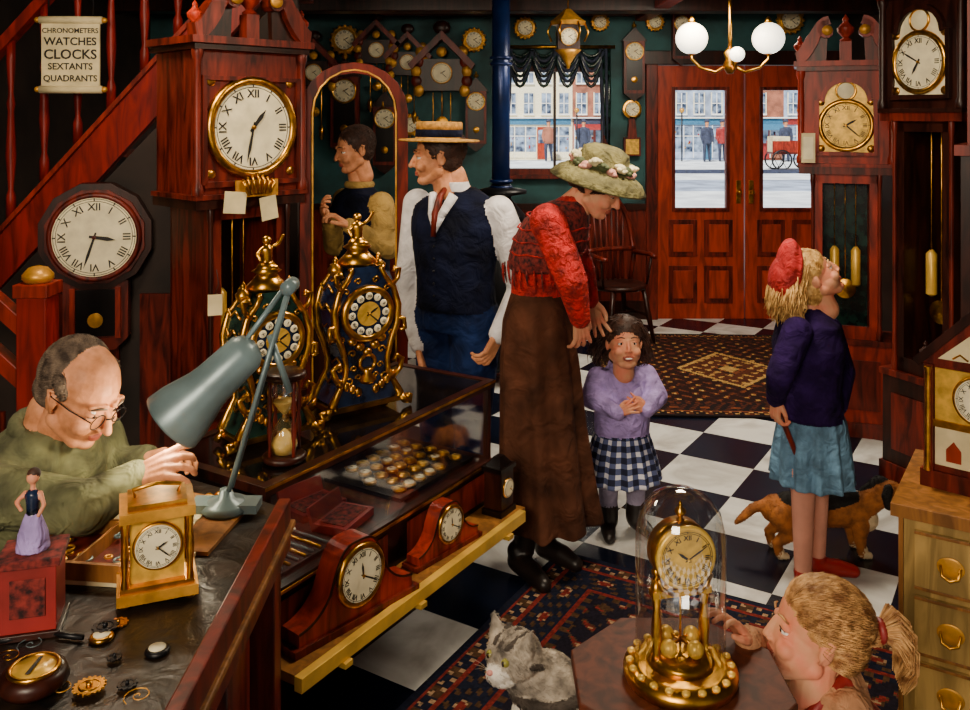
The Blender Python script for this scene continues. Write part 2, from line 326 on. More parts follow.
for sx in (-.5,.5):
    for sy in (-.4,.4): b.torus((sx,sy,.35),.33,.03,'iron','y',20,6); [b.cyl((sx,sy,.35),(sx+.32*math.cos(q),sy,.35+.32*math.sin(q)),.012,'iron',seg=5) for q in (0,1.05,2.1,3.14,4.2,5.2)]
b.bx(-.8,.8,-.35,.35,.55,.62,'mahog'); b.bx(-.8,.8,-.35,-.3,.62,1.0,'mahog_red'); b.bx(-.8,.8,.3,.35,.62,1.0,'mahog_red'); b.bx(-.78,-.2,-.3,.3,.62,1.15,'paper'); b.done('street_cart',(10.6,31,-.045))
def ped(x,y,c,sk='coatd'):
    b=B(); s=B(); s.loft([((0,0,1.42),.1,.08,0),((0,0,1.35),.2,.11,0),((0,0,1.1),.16,.12,0),((0,0,.75),.2,.15,0)],c); s.limb([(-.08,0,.9),(-.12,-.1,.5),(-.1,0,.06)],[.09,.07,.05],sk); s.limb([(.08,0,.9),(.1,.08,.5),(.14,.1,.06)],[.09,.07,.05],sk)
    s.limb([(-.19,0,1.33),(-.24,-.02,1.05),(-.2,-.1,.85)],[.06,.05,.04],c); s.limb([(.19,0,1.33),(.24,-.02,1.05),(.22,-.08,.85)],[.06,.05,.04],c)
    s.limb([(0,0,1.38),(0,0,1.5)],[.06,.06],'skin'); s.sph((0,0,1.58),(.08,.09,.11),'skin'); s.sph((0,.02,1.63),(.085,.1,.08),'hairbr'); s.lathe([(.14,0),(.14,.012),(.09,.015),(.085,.09),(.01,.1)],(0,0,1.65),'coatd')
    blob(b,s,.02,2); b.done('pedestrian',(x,y,-.05))
ped(9.0,36.5,'coatd'); ped(9.7,36.8,'redbox'); ped(12.2,36.5,'coatd'); ped(2.6,36.8,'bldgr'); ped(4.0,36.5,'coatd')

# =================== RUGS ===================
def attrmat():
    m=bpy.data.materials.new('woven_rug'); m.use_nodes=True; N=m.node_tree.nodes; L=m.node_tree.links; bs=N['Principled BSDF']
    a=N.new('ShaderNodeVertexColor'); a.layer_name='Col'; L.new(a.outputs[0],bs.inputs['Base Color']); bs.inputs['Roughness'].default_value=.95; bs.inputs['Specular IOR Level'].default_value=.15
    n=N.new('ShaderNodeTexNoise'); n.inputs['Scale'].default_value=150; bu=N.new('ShaderNodeBump'); bu.inputs['Strength'].default_value=.4; L.new(n.outputs[0],bu.inputs['Height']); L.new(bu.outputs[0],bs.inputs['Normal'])
    MATS['woven_rug']=m
attrmat()
def rug(name,loc,rz,w,l,cell,field,bord,acc,mot,cc):
    nx,ny=int(w/cell),int(l/cell); vs=[];fs=[];cols=[]
    for j in range(ny+1):
        for i in range(nx+1): vs.append((-w/2+w*i/nx,-l/2+l*j/ny,.012))
    C={k:hx(v) for k,v in dict(f=field,b=bord,a=acc,m=mot,c=cc).items()}
    for j in range(ny):
        for i in range(nx):
            fs.append((j*(nx+1)+i,j*(nx+1)+i+1,(j+1)*(nx+1)+i+1,(j+1)*(nx+1)+i))
            x=-w/2+w*(i+.5)/nx; y=-l/2+l*(j+.5)/ny; e=min(w/2-abs(x),l/2-abs(y))
            s=x if (l/2-abs(y))<(w/2-abs(x)) else y
            if e<.025: k='b'
            elif e<.035: k='a'
            elif e<.08: k='c' if (math.sin(s*110)*math.cos(e*130)>.45) else ('m' if math.sin(s*55)>.3 else 'b')
            elif e<.095: k='a'
            elif e<.22:
                q=math.sin(s*34)+math.cos((e-.155)*75); g=math.sin(s*90+e*60)*math.cos(e*110); k='a' if q>1.55 else ('c' if q>1.35 else ('m' if g>.35 else 'b'))
            elif e<.232: k='a'
            elif e<.26: k='m' if math.sin(s*120)>0 else 'b'
            else:
                r=abs(x)/(w*.2)+abs(y)/(l*.22); g=math.sin(x*52)*math.sin(y*52)+.6*math.sin(x*91+y*33)*math.cos(y*87)
                if r<.2: k='c'
                elif r<.35: k='a' if g>0 else 'b'
                elif r<.9: k='m' if g<.5 else 'c'
                elif r<1: k='c'
                else: k='f' if g<.35 else ('c' if g>1.0 else ('a' if g>.65 else 'm'))
            v=random.uniform(.6,1.25); cols.append([q*v for q in C[k]]+[1])
    me=bpy.data.meshes.new(name); me.from_pydata(vs,[],fs); ca=me.color_attributes.new('Col','FLOAT_COLOR','CORNER')
    fl=[]
    for c in cols: fl+=c*4
    ca.data.foreach_set('color',fl); me.materials.append(MATS['woven_rug']); me.update()
    ob=bpy.data.objects.new(name,me); bpy.context.scene.collection.objects.link(ob); ob.location=loc; ob.rotation_euler=(0,0,math.radians(rz))
    so=ob.modifiers.new('s','SOLIDIFY'); so.thickness=.01
def rug_corner(cx,cy,rz,w,l,sx,sy):
    a=math.radians(rz); x,y=-sx*w/2,-sy*l/2; return (cx+x*math.cos(a)-y*math.sin(a),cy+x*math.sin(a)+y*math.cos(a),0)
rug('oriental_rug',rug_corner(.30,3.60,-30,1.9,2.5,-1,1),-30,1.9,2.5,.009,'#181420','#141728','#6a221c','#45301f','#96785a')
rug('oriental_rug',(1.68,6.2,0),-3,1.8,2.0,.014,'#241210','#1a1214','#6e3a20','#4a2417','#b08a4a')

# =================== COUNTER ===================
CA=58; CO=Vector((-.562,2.3,0)); ca,sa=math.cos(math.radians(CA)),math.sin(math.radians(CA))
def C(x,y,z=0): return Vector((CO.x+x*ca-y*sa,CO.y+x*sa+y*ca,z))
b=B()
b.bx(.1,1.02,.2,.43,0,.33,'darkwood'); b.bx(-.02,1.12,-.13,.45,.34,.365,'oak'); b.bx(-.03,1.08,-.155,-.13,.335,.372,'brasslite')
for x in (.12,.45,.95): b.bx(x,x+.03,-.165,-.03,.32,.335,'brasslite')
b.bx(0,1.1,.0,.43,.365,.5,'blackwood'); b.bx(-.005,1.105,-.01,.44,.495,.52,'darkwood'); b.bx(0,1.1,-.013,-.01,.503,.512,'gold')
b.bx(.05,.5,-.004,0,.385,.48,'mahog'); b.bx(.6,1.05,-.004,0,.385,.48,'mahog')
b.bx(0,1.1,.425,.43,.52,.78,'blackwood')
for x,y in ((0,0),(1.08,0),(0,.41),(1.08,.41)): b.bx(x,x+.02,y,y+.02,.52,.78,'darkwood')
b.bx(-.01,1.11,-.012,.02,.775,.8,'darkwood'); b.bx(-.01,1.11,.41,.44,.775,.8,'darkwood'); b.bx(-.01,.02,.02,.41,.775,.8,'darkwood'); b.bx(1.08,1.11,.02,.41,.775,.8,'darkwood')
b.bx(-.012,1.112,-.014,-.012,.79,.798,'gold')
b.bx(.02,1.08,.02,.41,.785,.797,'topglass'); b.bx(.02,1.08,.005,.009,.52,.775,'glass')
b.done('display_counter',CO,CA,bevel=.003)
b=B(); b.bx(.62,1.04,.04,.36,.521,.535,'black')
for i in range(7):
    for j in range(5):
        if random.random()<.1: continue
        x=.66+i*.057+random.uniform(-.008,.008); y=.08+j*.06; r=.023
        b.lathe([(r,0),(r,.006),(r*.9,.009)],(x,y,.536),'gold',16); b.lathe([(r*.7,0),(r*.68,.002)],(x,y,.5455),random.choice(['cream','goldface','goldface']),16); b.torus((x,y+r+.004,.54),.006,.0015,'gold','z',10,5)
        b.box((x,y+.005,.5485),(.0015,.012,.001),'ink')
b.done('pocket_watches',CO,CA)
b=B()
for x,y,a in ((.42,.1,10),(.44,.24,-8)):
    T=Matrix.Translation((x,y,.521))@Matrix.Rotation(math.radians(a),4,'Z'); b.box((0,0,.012),(.17,.11,.024),'redbox',T); b.box((0,.052,.05),(.17,.012,.07),'redbox',T@Matrix.Rotation(-.3,4,'X')); b.box((0,0,.025),(.14,.085,.004),'shawl',T)
b.done('jewellery_box',CO,CA,bevel=.003)
b=B()
b.bx(.03,.31,.03,.33,.521,.53,'walldark')
for k in range(9): b.tube([(.04+.03*k,.04,.533),(.045+.03*k,.32,.533)],.005,'gold' if k%2 else 'steel',6); b.lathe([(.011,0),(.011,.006)],(.043+.03*k,.18,.533),'cream',12)
b.done('watch_strap_tray',CO,CA)
b=B(); b.bx(-.05,.05,-.04,.04,0,.02,'blackwood'); b.bx(-.04,.04,-.035,.035,.02,.15,'darkwood'); b.bx(-.05,.05,-.04,.04,.15,.165,'blackwood'); b.box((0,0,.18),(.08,.06,.03),'blackwood',taper=.4); dial(b,(0,-.037,.09),.03,'cream',num=False)
b.done('table_clock',C(1.04,-.07,.366),CA)
def tambour(loc,rz,s):
    b=B(); pts=[]
    for i in range(33):
        t=-1+i/16; z=.05+.17*math.exp(-(t*2.1)**4/1.2 if abs(t)<.55 else -(t*2.1)**2/1.05); pts.append((t*.2,z))
    pts=[(-.2,.02)]+pts+[(.2,.02)]; b.prism(pts[::-1],-.035,.035,'mahog_red'); b.bx(-.22,.22,-.045,.045,0,.02,'mahog')
    b.band(pts[1:-1],.006,-.038,-.034,'darkwood'); dial(b,(0,-.042,.13),.074,'cream','gold',rimw=.12,h=(11.8,4))
    b.done('mantel_clock',loc,rz,bevel=.002).scale=(s,s,s)
tambour(C(.25,-.07,.366),CA-8,1.02); tambour(C(.70,-.07,.366),CA-6,.72)

def boulle(loc,rz,s,body):
    b=B(); h=[(.105,.03),(.115,.045),(.095,.085),(.072,.13),(.07,.17),(.082,.22),(.104,.28),(.108,.34),(.092,.40),(.062,.44),(.05,.465),(.055,.475)]
    poly=[(x,z) for x,z in h]+[(-x,z) for x,z in reversed(h)]; b.prism(poly,-.06,.06,body)
    for sx in (1,-1):
        for y in (-.062,.062): b.tube([(sx*x*1.02,y,z) for x,z in h],[.012,.014,.01,.009,.009,.01,.012,.012,.01,.008,.008,.008],'gold',8)
        b.tube([(sx*.115,-.06,.04),(sx*.135,-.065,.015),(sx*.15,-.065,.01),(sx*.152,-.065,.028),(sx*.138,-.065,.03)],.011,'gold',8); b.tube([(sx*.11,.05,.04),(sx*.135,.055,.01)],.012,'gold',8)
        b.tube([(sx*.085,-.065,.1),(sx*.11,-.075,.13),(sx*.12,-.07,.16),(sx*.1,-.07,.175),(sx*.092,-.068,.155)],.009,'gold',8)
        b.tube([(sx*.105,-.062,.3),(sx*.128,-.07,.29),(sx*.13,-.07,.26),(sx*.113,-.07,.255)],.008,'gold',8)
        b.tube([(sx*.09,-.065,.41),(sx*.105,-.07,.43),(sx*.11,-.07,.46),(sx*.095,-.07,.465),(sx*.09,-.07,.45)],.008,'gold',8)
        for k in range(4): b.sph((sx*(.03+.02*k),-.063,.075+.012*k),(.011,.008,.015),'gold')
        for (cx,cz,r0) in ((.06,.11,.016),(.045,.15,.012),(.05,.2,.015),(.03,.43,.013),(.07,.4,.012),(.085,.25,.012),(.03,.12,.011)):
            b.tube([(sx*(cx+r0*(1-t/9)*math.cos(t*.9)),-.062,cz+r0*(1-t/9)*math.sin(t*.9)) for t in range(8)],.0032,'gold',5)
        for k in range(6):
            z=.1+.06*k; xw=[.086,.071,.078,.098,.107,.1][k]; b.tube([(sx*(xw+.003),-.04,z),(sx*(xw+.004),-.01,z+.022),(sx*(xw+.004),.02,z),(sx*(xw+.003),.04,z+.02)],.004,'gold',5)
    b.bx(-.12,.12,-.07,.07,.02,.035,'gold'); dial(b,(0,-.068,.325),.078,'navyb','gold',rimw=.16,num=False,ctr='goldface')
    for i in range(12):
        a=2*pi*i/12; cc=(math.sin(a)*.058,-.077,.325+math.cos(a)*.058); b.sph(cc,(.0125,.003,.0125),'cream',u=10,v=6); b.text(ROM[i],Matrix.Translation((cc[0],-.081,cc[2]))@RX90@Matrix.Rotation(-a,4,'Z'),'navyb',.013)
    for k in range(5): b.sph((-.05+.025*k,-.064,.2+.02*abs(k-2)),(.015,.012,.014),'gold')
    b.lathe([(.02,0),(.03,.012),(.012,.03),(.022,.045),(.01,.05)],(0,-.063,.1),'gold',12); b.torus((0,-.065,.165),.026,.006,'gold'); b.lathe([(.055,0),(.062,.012),(.04,.035),(.03,.05),(.045,.06),(.02,.075),(.015,.085)],(0,0,.475),'gold',16)
    s2=B(); s2.limb([(0,0,.56),(0,0,.6)],[.016,.018],'gold'); s2.sph((0,0,.632),.014,'gold'); s2.limb([(.015,0,.605),(.035,-.01,.62),(.05,-.01,.645)],[.007,.006,.005],'gold'); s2.limb([(-.015,0,.605),(-.035,-.01,.59),(-.03,-.02,.57)],[.007,.006,.005],'gold')
    s2.limb([(.01,0,.56),(.02,-.02,.545),(.02,-.02,.52)],[.01,.008,.006],'gold'); s2.limb([(-.01,0,.56),(-.015,-.01,.54),(-.012,-.01,.52)],[.01,.008,.006],'gold'); s2.sph((0,0,.545),(.03,.03,.02),'gold'); blob(b,s2,.004,1)
    for sx in (1,-1): finial(b,(sx*.075,0,.43),.08,'gold')
    b.done('boulle_bracket_clock',loc,rz).scale=(s*1.08,s,s)
boulle(C(.25,.25,.80),42,.92,'greenb'); boulle(C(.60,.2,.80),38,.98,'navyb')
b=B(); b.box((0,0,0),(.04,.003,.06),'paper'); b.tube([(0,0,.03),(.01,0,.06),(.005,.01,.1)],.0012,'ink',5); b.done('price_tag',P(215,305,2.6),20)
b=B(); 
for z in (0,.225): b.lathe([(.055,0),(.06,.006),(.06,.014),(.052,.02)],(0,0,z),'darkwood',24)
for k in range(4):
    a=pi/4+k*pi/2; b.lathe([(.006,.018),(.004,.05),(.008,.09),(.004,.12),(.008,.15),(.004,.2),(.006,.227)],(.046*math.cos(a),.046*math.sin(a),0),'mahog',8)
gp=[(.03,.02),(.038,.045),(.036,.075),(.02,.105),(.005,.122),(.02,.14),(.036,.168),(.038,.2),(.03,.225)]; b.lathe(gp,(0,0,0),'domeglass',24)
b.lathe([(.029,.021),(.035,.045),(.03,.06),(.004,.085)],(0,0,0),'sand',20); b.lathe([(.004,.125),(.018,.14),(.03,.16),(.03,.164)],(0,0,0),'sand',20)
b.done('hourglass',C(.155,.085,.80))

# =================== LONGCASE CLOCKS ===================
def longcase(name,loc,rz,W,D,H,dz,dr,wood='mahog',dark='darkwood',face='goldface',arch=True,inner='greenb',base_h=.5,ped=.28,rim='gold',fin='goldp',hh=(2,4.4)):
    b=B(); w2=W/2; hb=dz-dr-.13; ht=H-ped; ww=W*.36
    b.bx(-w2,w2,-D/2,D/2,0,.08,dark); b.bx(-w2*.94,w2*.94,-D/2*.94,D/2*.94,.08,base_h,wood); b.bx(-w2*.7,w2*.7,-D/2*.98,-D/2*.9,.15,base_h-.08,dark); b.bx(-w2,w2,-D/2,D/2,base_h,base_h+.03,dark)
    z0,z1=base_h+.03,hb
    b.bx(-ww,-ww+.06,-D/2*.85,D/2*.85,z0,z1,wood); b.bx(ww-.06,ww,-D/2*.85,D/2*.85,z0,z1,wood); b.bx(-ww,ww,D/2*.75,D/2*.85,z0,z1,inner)
    b.bx(-ww,ww,-D/2*.85,-D/2*.7,z0,z0+.07,wood); b.bx(-ww,ww,-D/2*.85,-D/2*.7,z1-.06,z1,wood)
    for sx in (-1,1):
        b.lathe([(.014,0),(.014,.05),(.01,.08),(.01,z1-z0-.08),(.014,z1-z0-.05),(.014,z1-z0)],(sx*(ww-.01),-D/2*.87,z0),'gold' if fin=='goldp' and wood!='blackwood' else dark,10)
    for k,x in enumerate((-.055,0,.055)):
        q=z0+(.3 if k!=1 else .12)*(z1-z0)
        b.cyl((x,-.02,q+.2),(x,-.02,z1),.003,'gold',seg=6)
        if k!=1: b.lathe([(.01,0),(.025,.01),(.025,.2),(.01,.22)],(x,-.02,q),'brasslite',16)
        else: b.lathe([(.002,-.008),(.055,-.004),(.055,.004),(.002,.008)],(0,0,0),'gold',24,Matrix.Translation((x,-.03,q+.15))@RX90)
    b.bx(-w2*.97,w2*.97,-D/2,D/2,hb-.01,hb+.03,dark); b.bx(-w2,w2,-D/2*1.05,D/2,hb+.03,hb+.05,wood)
    b.bx(-w2*.9,w2*.9,-D/2*.9,D/2,hb+.05,ht-.04,wood)
    pw=dr*1.15; pts=[(-pw,dz-dr*1.2),(pw,dz-dr*1.2),(pw,dz+dr*1.05)]
    if arch:
        for i in range(13): a=pi*i/12; pts.append((pw*.8*math.cos(a),dz+dr*1.05+pw*.75*math.sin(a)))
    pts.append((-pw,dz+dr*1.05)); yf=-D/2*.9
    b.prism(pts,yf-.008,yf,face); b.band(pts+[pts[0]],.025,yf-.025,yf-.002,wood)
    dial(b,(0,yf-.014,dz),dr,'cream' if face!='goldface' else 'goldface',rim,h=hh)
    if arch: b.sph((0,yf-.012,dz+dr*1.05+pw*.35),(pw*.32,.008,pw*.32),'cream'); b.torus((0,yf-.014,dz+dr*1.05+pw*.35),pw*.33,.006,'gold')
    for sx in (-1,1):
        for zz in (-1,1): b.sph((sx*pw*.85,yf-.01,dz+zz*dr*.98),(.02,.008,.02),'gold')
    for sx in (-1,1): b.lathe([(.024,0),(.024,.03),(.016,.05),(.019,(ht-hb)/2),(.015,ht-hb-.14),(.024,ht-hb-.11),(.024,ht-hb-.09)],(sx*w2*.93,-D/2*.95,hb+.05),wood,14)
    b.bx(-w2*1.02,w2*1.02,-D/2*1.08,D/2,ht-.04,ht-.015,dark); b.bx(-w2*1.08,w2*1.08,-D/2*1.16,D/2,ht-.015,ht+.015,wood)
    for sx in (-1,1):
        cp=[]
        for i in range(15): t=i/14; x=w2*1.02*(1-t)+.09*t; z=ht+.03+(ped-.1)*(.5-.5*math.cos(pi*t)); cp.append((sx*x,z))
        for i in range(10): a=-.3+i*.6; r3=.05*(1-i/12); cp.append((sx*(.075+r3*math.sin(a)+.02),ht+ped-.12+r3*math.cos(a)))
        b.band(cp,[.07]*8+[.06]*7+[.03]*10,-D/2*1.14,-D/2*.75,wood)
        b.prism([(sx*w2,ht+.01)]+[(p[0],p[1]) for p in cp[:15]]+[(sx*.1,ht+.01)],-D/2*.95,-D/2*.8,dark)
        b.lathe([(.028,-.01),(.028,.01),(.012,.02)],(0,0,0),'goldp',16,Matrix.Translation((sx*.095,-D/2*1.15,ht+ped-.12))@RX90); finial(b,(sx*w2*.95,-D/2*.9,ht+.05),.11,fin)
    b.bx(-.03,.03,-D/2,-D/2+.06,ht,ht+ped*.4,wood); finial(b,(0,-D/2+.03,ht+ped*.4),.15,fin)
    return b.done(name,loc,rz,bevel=.003)
longcase('longcase_clock',(2.02,5.05,0),-20,.50,.28,2.34,1.70,.13,'mahog_red','mahog',ped=.3,fin='mahog_red')
longcase('longcase_clock',(2.17,4.25,0),-66,.46,.34,2.55,2.0,.135,'darkwood','mahog','cream',ped=.2,inner='blackwood',fin='darkwood',hh=(7,10))
longcase('longcase_clock',(-1.12,3.95,0),46,.54,.38,2.36,1.70,.195,'mahog','darkwood','mahog',arch=False,ped=.3,inner='darkwood',fin='mahog_red',hh=(1.3,6.4))
b=B()
for i in range(7): b.tube([(-.07+.023*i,0,.06-.01*abs(i-3)),(-.075+.025*i,-.015,.02),(-.05+.017*i,-.01,-.03)],.007,'gold',6)
b.box((-.1,0,-.07),(.1,.004,.09),'paper',Matrix.Rotation(.1,4,'Y')); b.box((.04,0,-.1),(.08,.004,.1),'paper',Matrix.Rotation(-.15,4,'Y')); b.bx(-.1,.1,0,.01,-.04,.03,'goldp')
a=math.radians(46); b.done('paper_notes',(-1.12+math.sin(a)*.225,3.95-math.cos(a)*.225,1.45),46)
b=B(); w=.22; pts=[(-w,0.0),(-w,1.55)]+[(-w*math.cos(pi*i/10)*1.0,1.60+.2*math.sin(pi*i/10)) for i in range(11)]+[(w,1.55),(w,0.0)]
b.band(pts,.05,-.02,.02,'mahog'); b.bx(-w-.022,w+.022,-.02,.02,-.15,.03,'mahog'); b.bx(-w,w,.0,.004,.03,.62,'darkwood')
b.band([(p[0]*.86,p[1]-.01) for p in pts],.008,-.024,-.018,'goldp'); b.done('glazed_clock_door',(X(352,4.05),4.12,.17),14,bevel=.003)
def dropclock(loc,rz,r,name='wall_clock',wood='darkwood',drop=1.0,face='cream'):
    b=B(); oc=[(r*1.34*math.cos(pi/12+k*pi/6),r*1.34*math.sin(pi/12+k*pi/6)) for k in range(12)]
    b.prism(oc,-.04,.06,wood); b.prism([(x*.88,z*.88) for x,z in oc],-.055,-.04,'mahog'); dial(b,(0,-.062,0),r,face,'mahog',rimw=.07,h=(3.3,6.6))
    d=r*1.2+r*1.3*drop
    b.prism([(-r*.75,-r*1.1),(r*.75,-r*1.1),(r*.75,-d),(r*.45,-d-r*.3),(-r*.45,-d-r*.3),(-r*.75,-d)][::-1],-.035,.06,'mahog'); b.bx(-r*.5,r*.5,-.042,-.035,-d+.01,-r*1.3,'blackwood')
    for x in (-r*.52,r*.52): b.bx(x-.012,x+.012,-.05,-.035,-d,-r*1.25,'mahog_red')
    b.lathe([(.002,-.006),(r*.18,-.003),(r*.18,.003),(.002,.006)],(0,0,0),'goldp',20,Matrix.Translation((0,-.045,-d+r*.45))@RX90)
    b.done(name,loc,rz,bevel=.003)
dropclock((X(95,4.2),4.22,Z(236,4.2)),14,.19)
def smallclock(loc,rz,kind,s=1.0,name='wall_clock'):
    b=B()
    if kind=='banjo':
        b.lathe([(.1,-.02),(.1,.02)],(0,0,0),'gold',24,Matrix.Translation((0,0,.2))@RX90); dial(b,(0,-.03,.2),.075); b.prism([(-.03,.12),(-.05,-.1),(.05,-.1),(.03,.12)],-.02,.03,'mahog'); b.bx(-.09,.09,-.025,.03,-.3,-.1,'mahog'); b.bx(-.07,.07,-.03,-.02,-.28,-.12,'goldface'); finial(b,(0,0,.3),.08,'gold')
    if kind=='cuckoo':
        b.prism([(-.12,-.12),(.12,-.12),(.13,.06),(-.13,.06)],-.05,.06,'darkwood'); b.prism([(-.19,.03),(-.17,.0),(0,.17),(.17,0),(.19,.03),(0,.22)],-.08,.07,'mahog'); dial(b,(0,-.06,-.02),.055,'cream','goldp',num=False)
        for sx in (-1,1):
            for k in range(5): b.sph((sx*(.13+.015*math.sin(k)),-.05,-.12+.055*k),(.03,.015,.035),'mahog' if k%2 else 'goldp')
            b.cyl((sx*.05,-.02,-.13),(sx*.05,-.02,-.42),.003,'gold',seg=6); b.lathe([(.004,0),(.018,.03),(.018,.08),(.004,.11)],(sx*.05,-.02,-.5),'gold',10)
        b.sph((0,-.06,.1),(.03,.02,.03),'goldp'); b.sph((0,-.04,.24),(.05,.02,.04),'darkwood'); b.cyl((0,-.01,-.12),(0,-.01,-.28),.003,'gold',seg=6); b.lathe([(.002,-.004),(.035,0),(.002,.004)],(0,0,0),'gold',16,Matrix.Translation((0,-.01,-.3))@RX90)
    if kind=='round':
        b.lathe([(.14,-.03),(.15,0),(.14,.02)],(0,0,0),'goldp',28,RX90); dial(b,(0,-.036,0),.11)
        for k in range(16): a=2*pi*k/16; b.sph((.15*math.cos(a),-.01,.15*math.sin(a)),(.02,.015,.02),'gold',u=8,v=6)
    if kind=='regul':
        b.bx(-.1,.1,-.03,.06,-.3,.2,'mahog'); b.bx(-.075,.075,-.035,-.03,-.27,.03,'blackwood'); dial(b,(0,-.04,.1),.08); b.prism([(-.12,.2),(.12,.2),(0,.33)],-.04,.06,'darkwood'); b.prism([(-.1,-.3),(0,-.38),(.1,-.3)],-.03,.06,'darkwood'); b.lathe([(.002,-.004),(.03,0),(.002,.004)],(0,0,0),'gold',16,Matrix.Translation((0,-.045,-.17))@RX90); finial(b,(0,0,.31),.08,'gold')
    o=b.done(name,loc,rz,bevel=.002); o.scale=(s,s,s)
D=YB-.07
smallclock((X(634,D),D,Z(62,D)),0,'regul',.9); smallclock((X(632,D),D,Z(128,D)),0,'banjo',.8)
smallclock((X(680,D),D-.05,2.47),0,'regul',.75); smallclock((X(790,D),D,2.58),0,'round',.75)
smallclock((X(377,D),D,Z(48,D)),0,'cuckoo',1.1,'cuckoo_clock'); smallclock((X(408,D),D,Z(60,D)),0,'cuckoo',1.1,'cuckoo_clock'); smallclock((X(442,D),D,Z(70,D)),0,'cuckoo',1.5,'cuckoo_clock'); smallclock((X(345,D),D,Z(105,D)),0,'regul',1.2); smallclock((X(476,D),D,Z(112,D)),0,'regul',.9)
smallclock((X(385,D),D,Z(130,D)),0,'regul',1.0); smallclock((X(315,D),D,Z(70,D)),0,'cuckoo',1.2,'cuckoo_clock')
smallclock((X(474,D),D,Z(40,D)),0,'round',.65); smallclock((X(525,D),D,Z(28,D)),0,'round',.6); smallclock((X(600,D),D,Z(22,D)),0,'round',.5); smallclock((X(410,D),D,Z(125,D)),0,'round',.6); smallclock((X(345,D),D,Z(40,D)),0,'round',.8); smallclock((X(655,D),D,Z(22,D)),0,'round',.5)
b=B(); b.cyl((0,0,.1),(0,0,.4),.006,'gold',seg=6); b.lathe([(.02,.12),(.1,.05),(.13,.03),(.12,.0),(.03,-.01)],(0,0,0),'goldp',6,smooth=False); b.bx(-.08,.08,-.08,.08,-.18,0,'darkwood'); dial(b,(0,-.085,-.09),.06)
for a in range(6): q=a*pi/3; b.tube([(.12*math.cos(q),.12*math.sin(q),.02),(.15*math.cos(q),.15*math.sin(q),-.05),(.12*math.cos(q),.12*math.sin(q),-.12)],.008,'gold',6)
b.lathe([(.1,0),(.06,-.04),(.02,-.1),(.01,-.14)],(0,0,-.18),'goldp',8); b.done('hanging_lantern_clock',(X(568,6.6),6.6,2.42))
b=B(); b.cyl((0,0,0),(0,0,.5),.012,'gold'); b.lathe([(.02,-.1),(.05,-.05),(.03,0),(.045,.04),(.015,.08)],(0,0,0),'gold',16)
for sx in (-1,1):
    b.tube([(0,0,-.03),(sx*.1,0,-.09),(sx*.2,0,-.06),(sx*.26,0,0),(sx*.26,0,.04)],.01,'gold',8); b.lathe([(.02,0),(.05,.02),(.045,.035)],(sx*.26,0,.03),'gold',16); b.sph((sx*.26,0,.14),.108,'globe'); b.lathe([(.03,.0),(.02,.03),(.005,.05)],(sx*.26,0,.24),'gold',12)
b.tube([(0,0,-.03),(0,-.1,-.08),(0,-.17,-.02)],.009,'gold',8); b.sph((0,-.17,.02),.05,'globe'); b.done('globe_chandelier',(X(730,6.1),6.1,2.14))
b=B(); b.lathe([(.2,0),(.2,.05),(.17,.1),(.24,.3),(.25,.55),(.18,.8),(.12,.9),(.16,.95),(.16,1.0),(.07,1.1),(.065,1.2)],(0,0,.1),'iron',24); b.cyl((0,0,1.2),(0,0,CE),.06,'pipe'); 
for k in range(4): a=pi/4+k*pi/2; b.cyl((.18*math.cos(a),.18*math.sin(a),0),(.14*math.cos(a),.14*math.sin(a),.15),.02,'iron')
for z in (1.28,1.32,2.1,2.14): b.torus((0,0,z),.066,.012,'pipe','z')
b.lathe([(.07,0),(.17,.02),(.17,.04),(.07,.06)],(0,0,1.22),'iron'); b.done('potbelly_stove',(X(501,6),6,0))
b=B(); b.lathe([(.2,0),(.22,.01),(.22,.03),(.19,.04)],(0,0,.42),'darkwood',24)
for sx in (-1,1):
    for y in (-.14,.14): b.tube([(sx*.14,y,.43),(sx*.17,y*1.2,.22),(sx*.2,y*1.4,0)],[.018,.022,.013],'darkwood',10)
    b.tube([(sx*.17,-.168,.22),(sx*.17,.168,.22)],.012,'darkwood',8); b.tube([(sx*.2,.08,.68),(sx*.24,-.08,.68),(sx*.22,-.18,.67)],.018,'mahog',8); b.cyl((sx*.2,-.1,.45),(sx*.23,-.12,.67),.01,'darkwood')
b.tube([(-.17,0,.22),(.17,0,.22)],.012,'darkwood',8)
bow=[(-.22,.1,.68),(-.2,.13,.44)][::-1]+[(-.23*math.cos(pi*i/12),.14+.05*math.sin(pi*i/12),.72+.42*math.sin(pi*i/12)) for i in range(13)]+[(.22,.1,.68),(.2,.13,.44)]
b.tube(bow,.02,'mahog',8); b.tube([(-.22,.1,.7),(-.1,.16,.7),(.1,.16,.7),(.22,.1,.7)],.018,'mahog',8)
for k in range(7): x=-.15+.05*k; b.tube([(x*.9,.14,.45),(x,.16,.7),(x*1.15,.19,.72+.42*math.sqrt(max(0,1-(x/.23)**2))-.01)],.009,'mahog',6)
b.done('windsor_chair',(X(618,7),7.0,0),25)
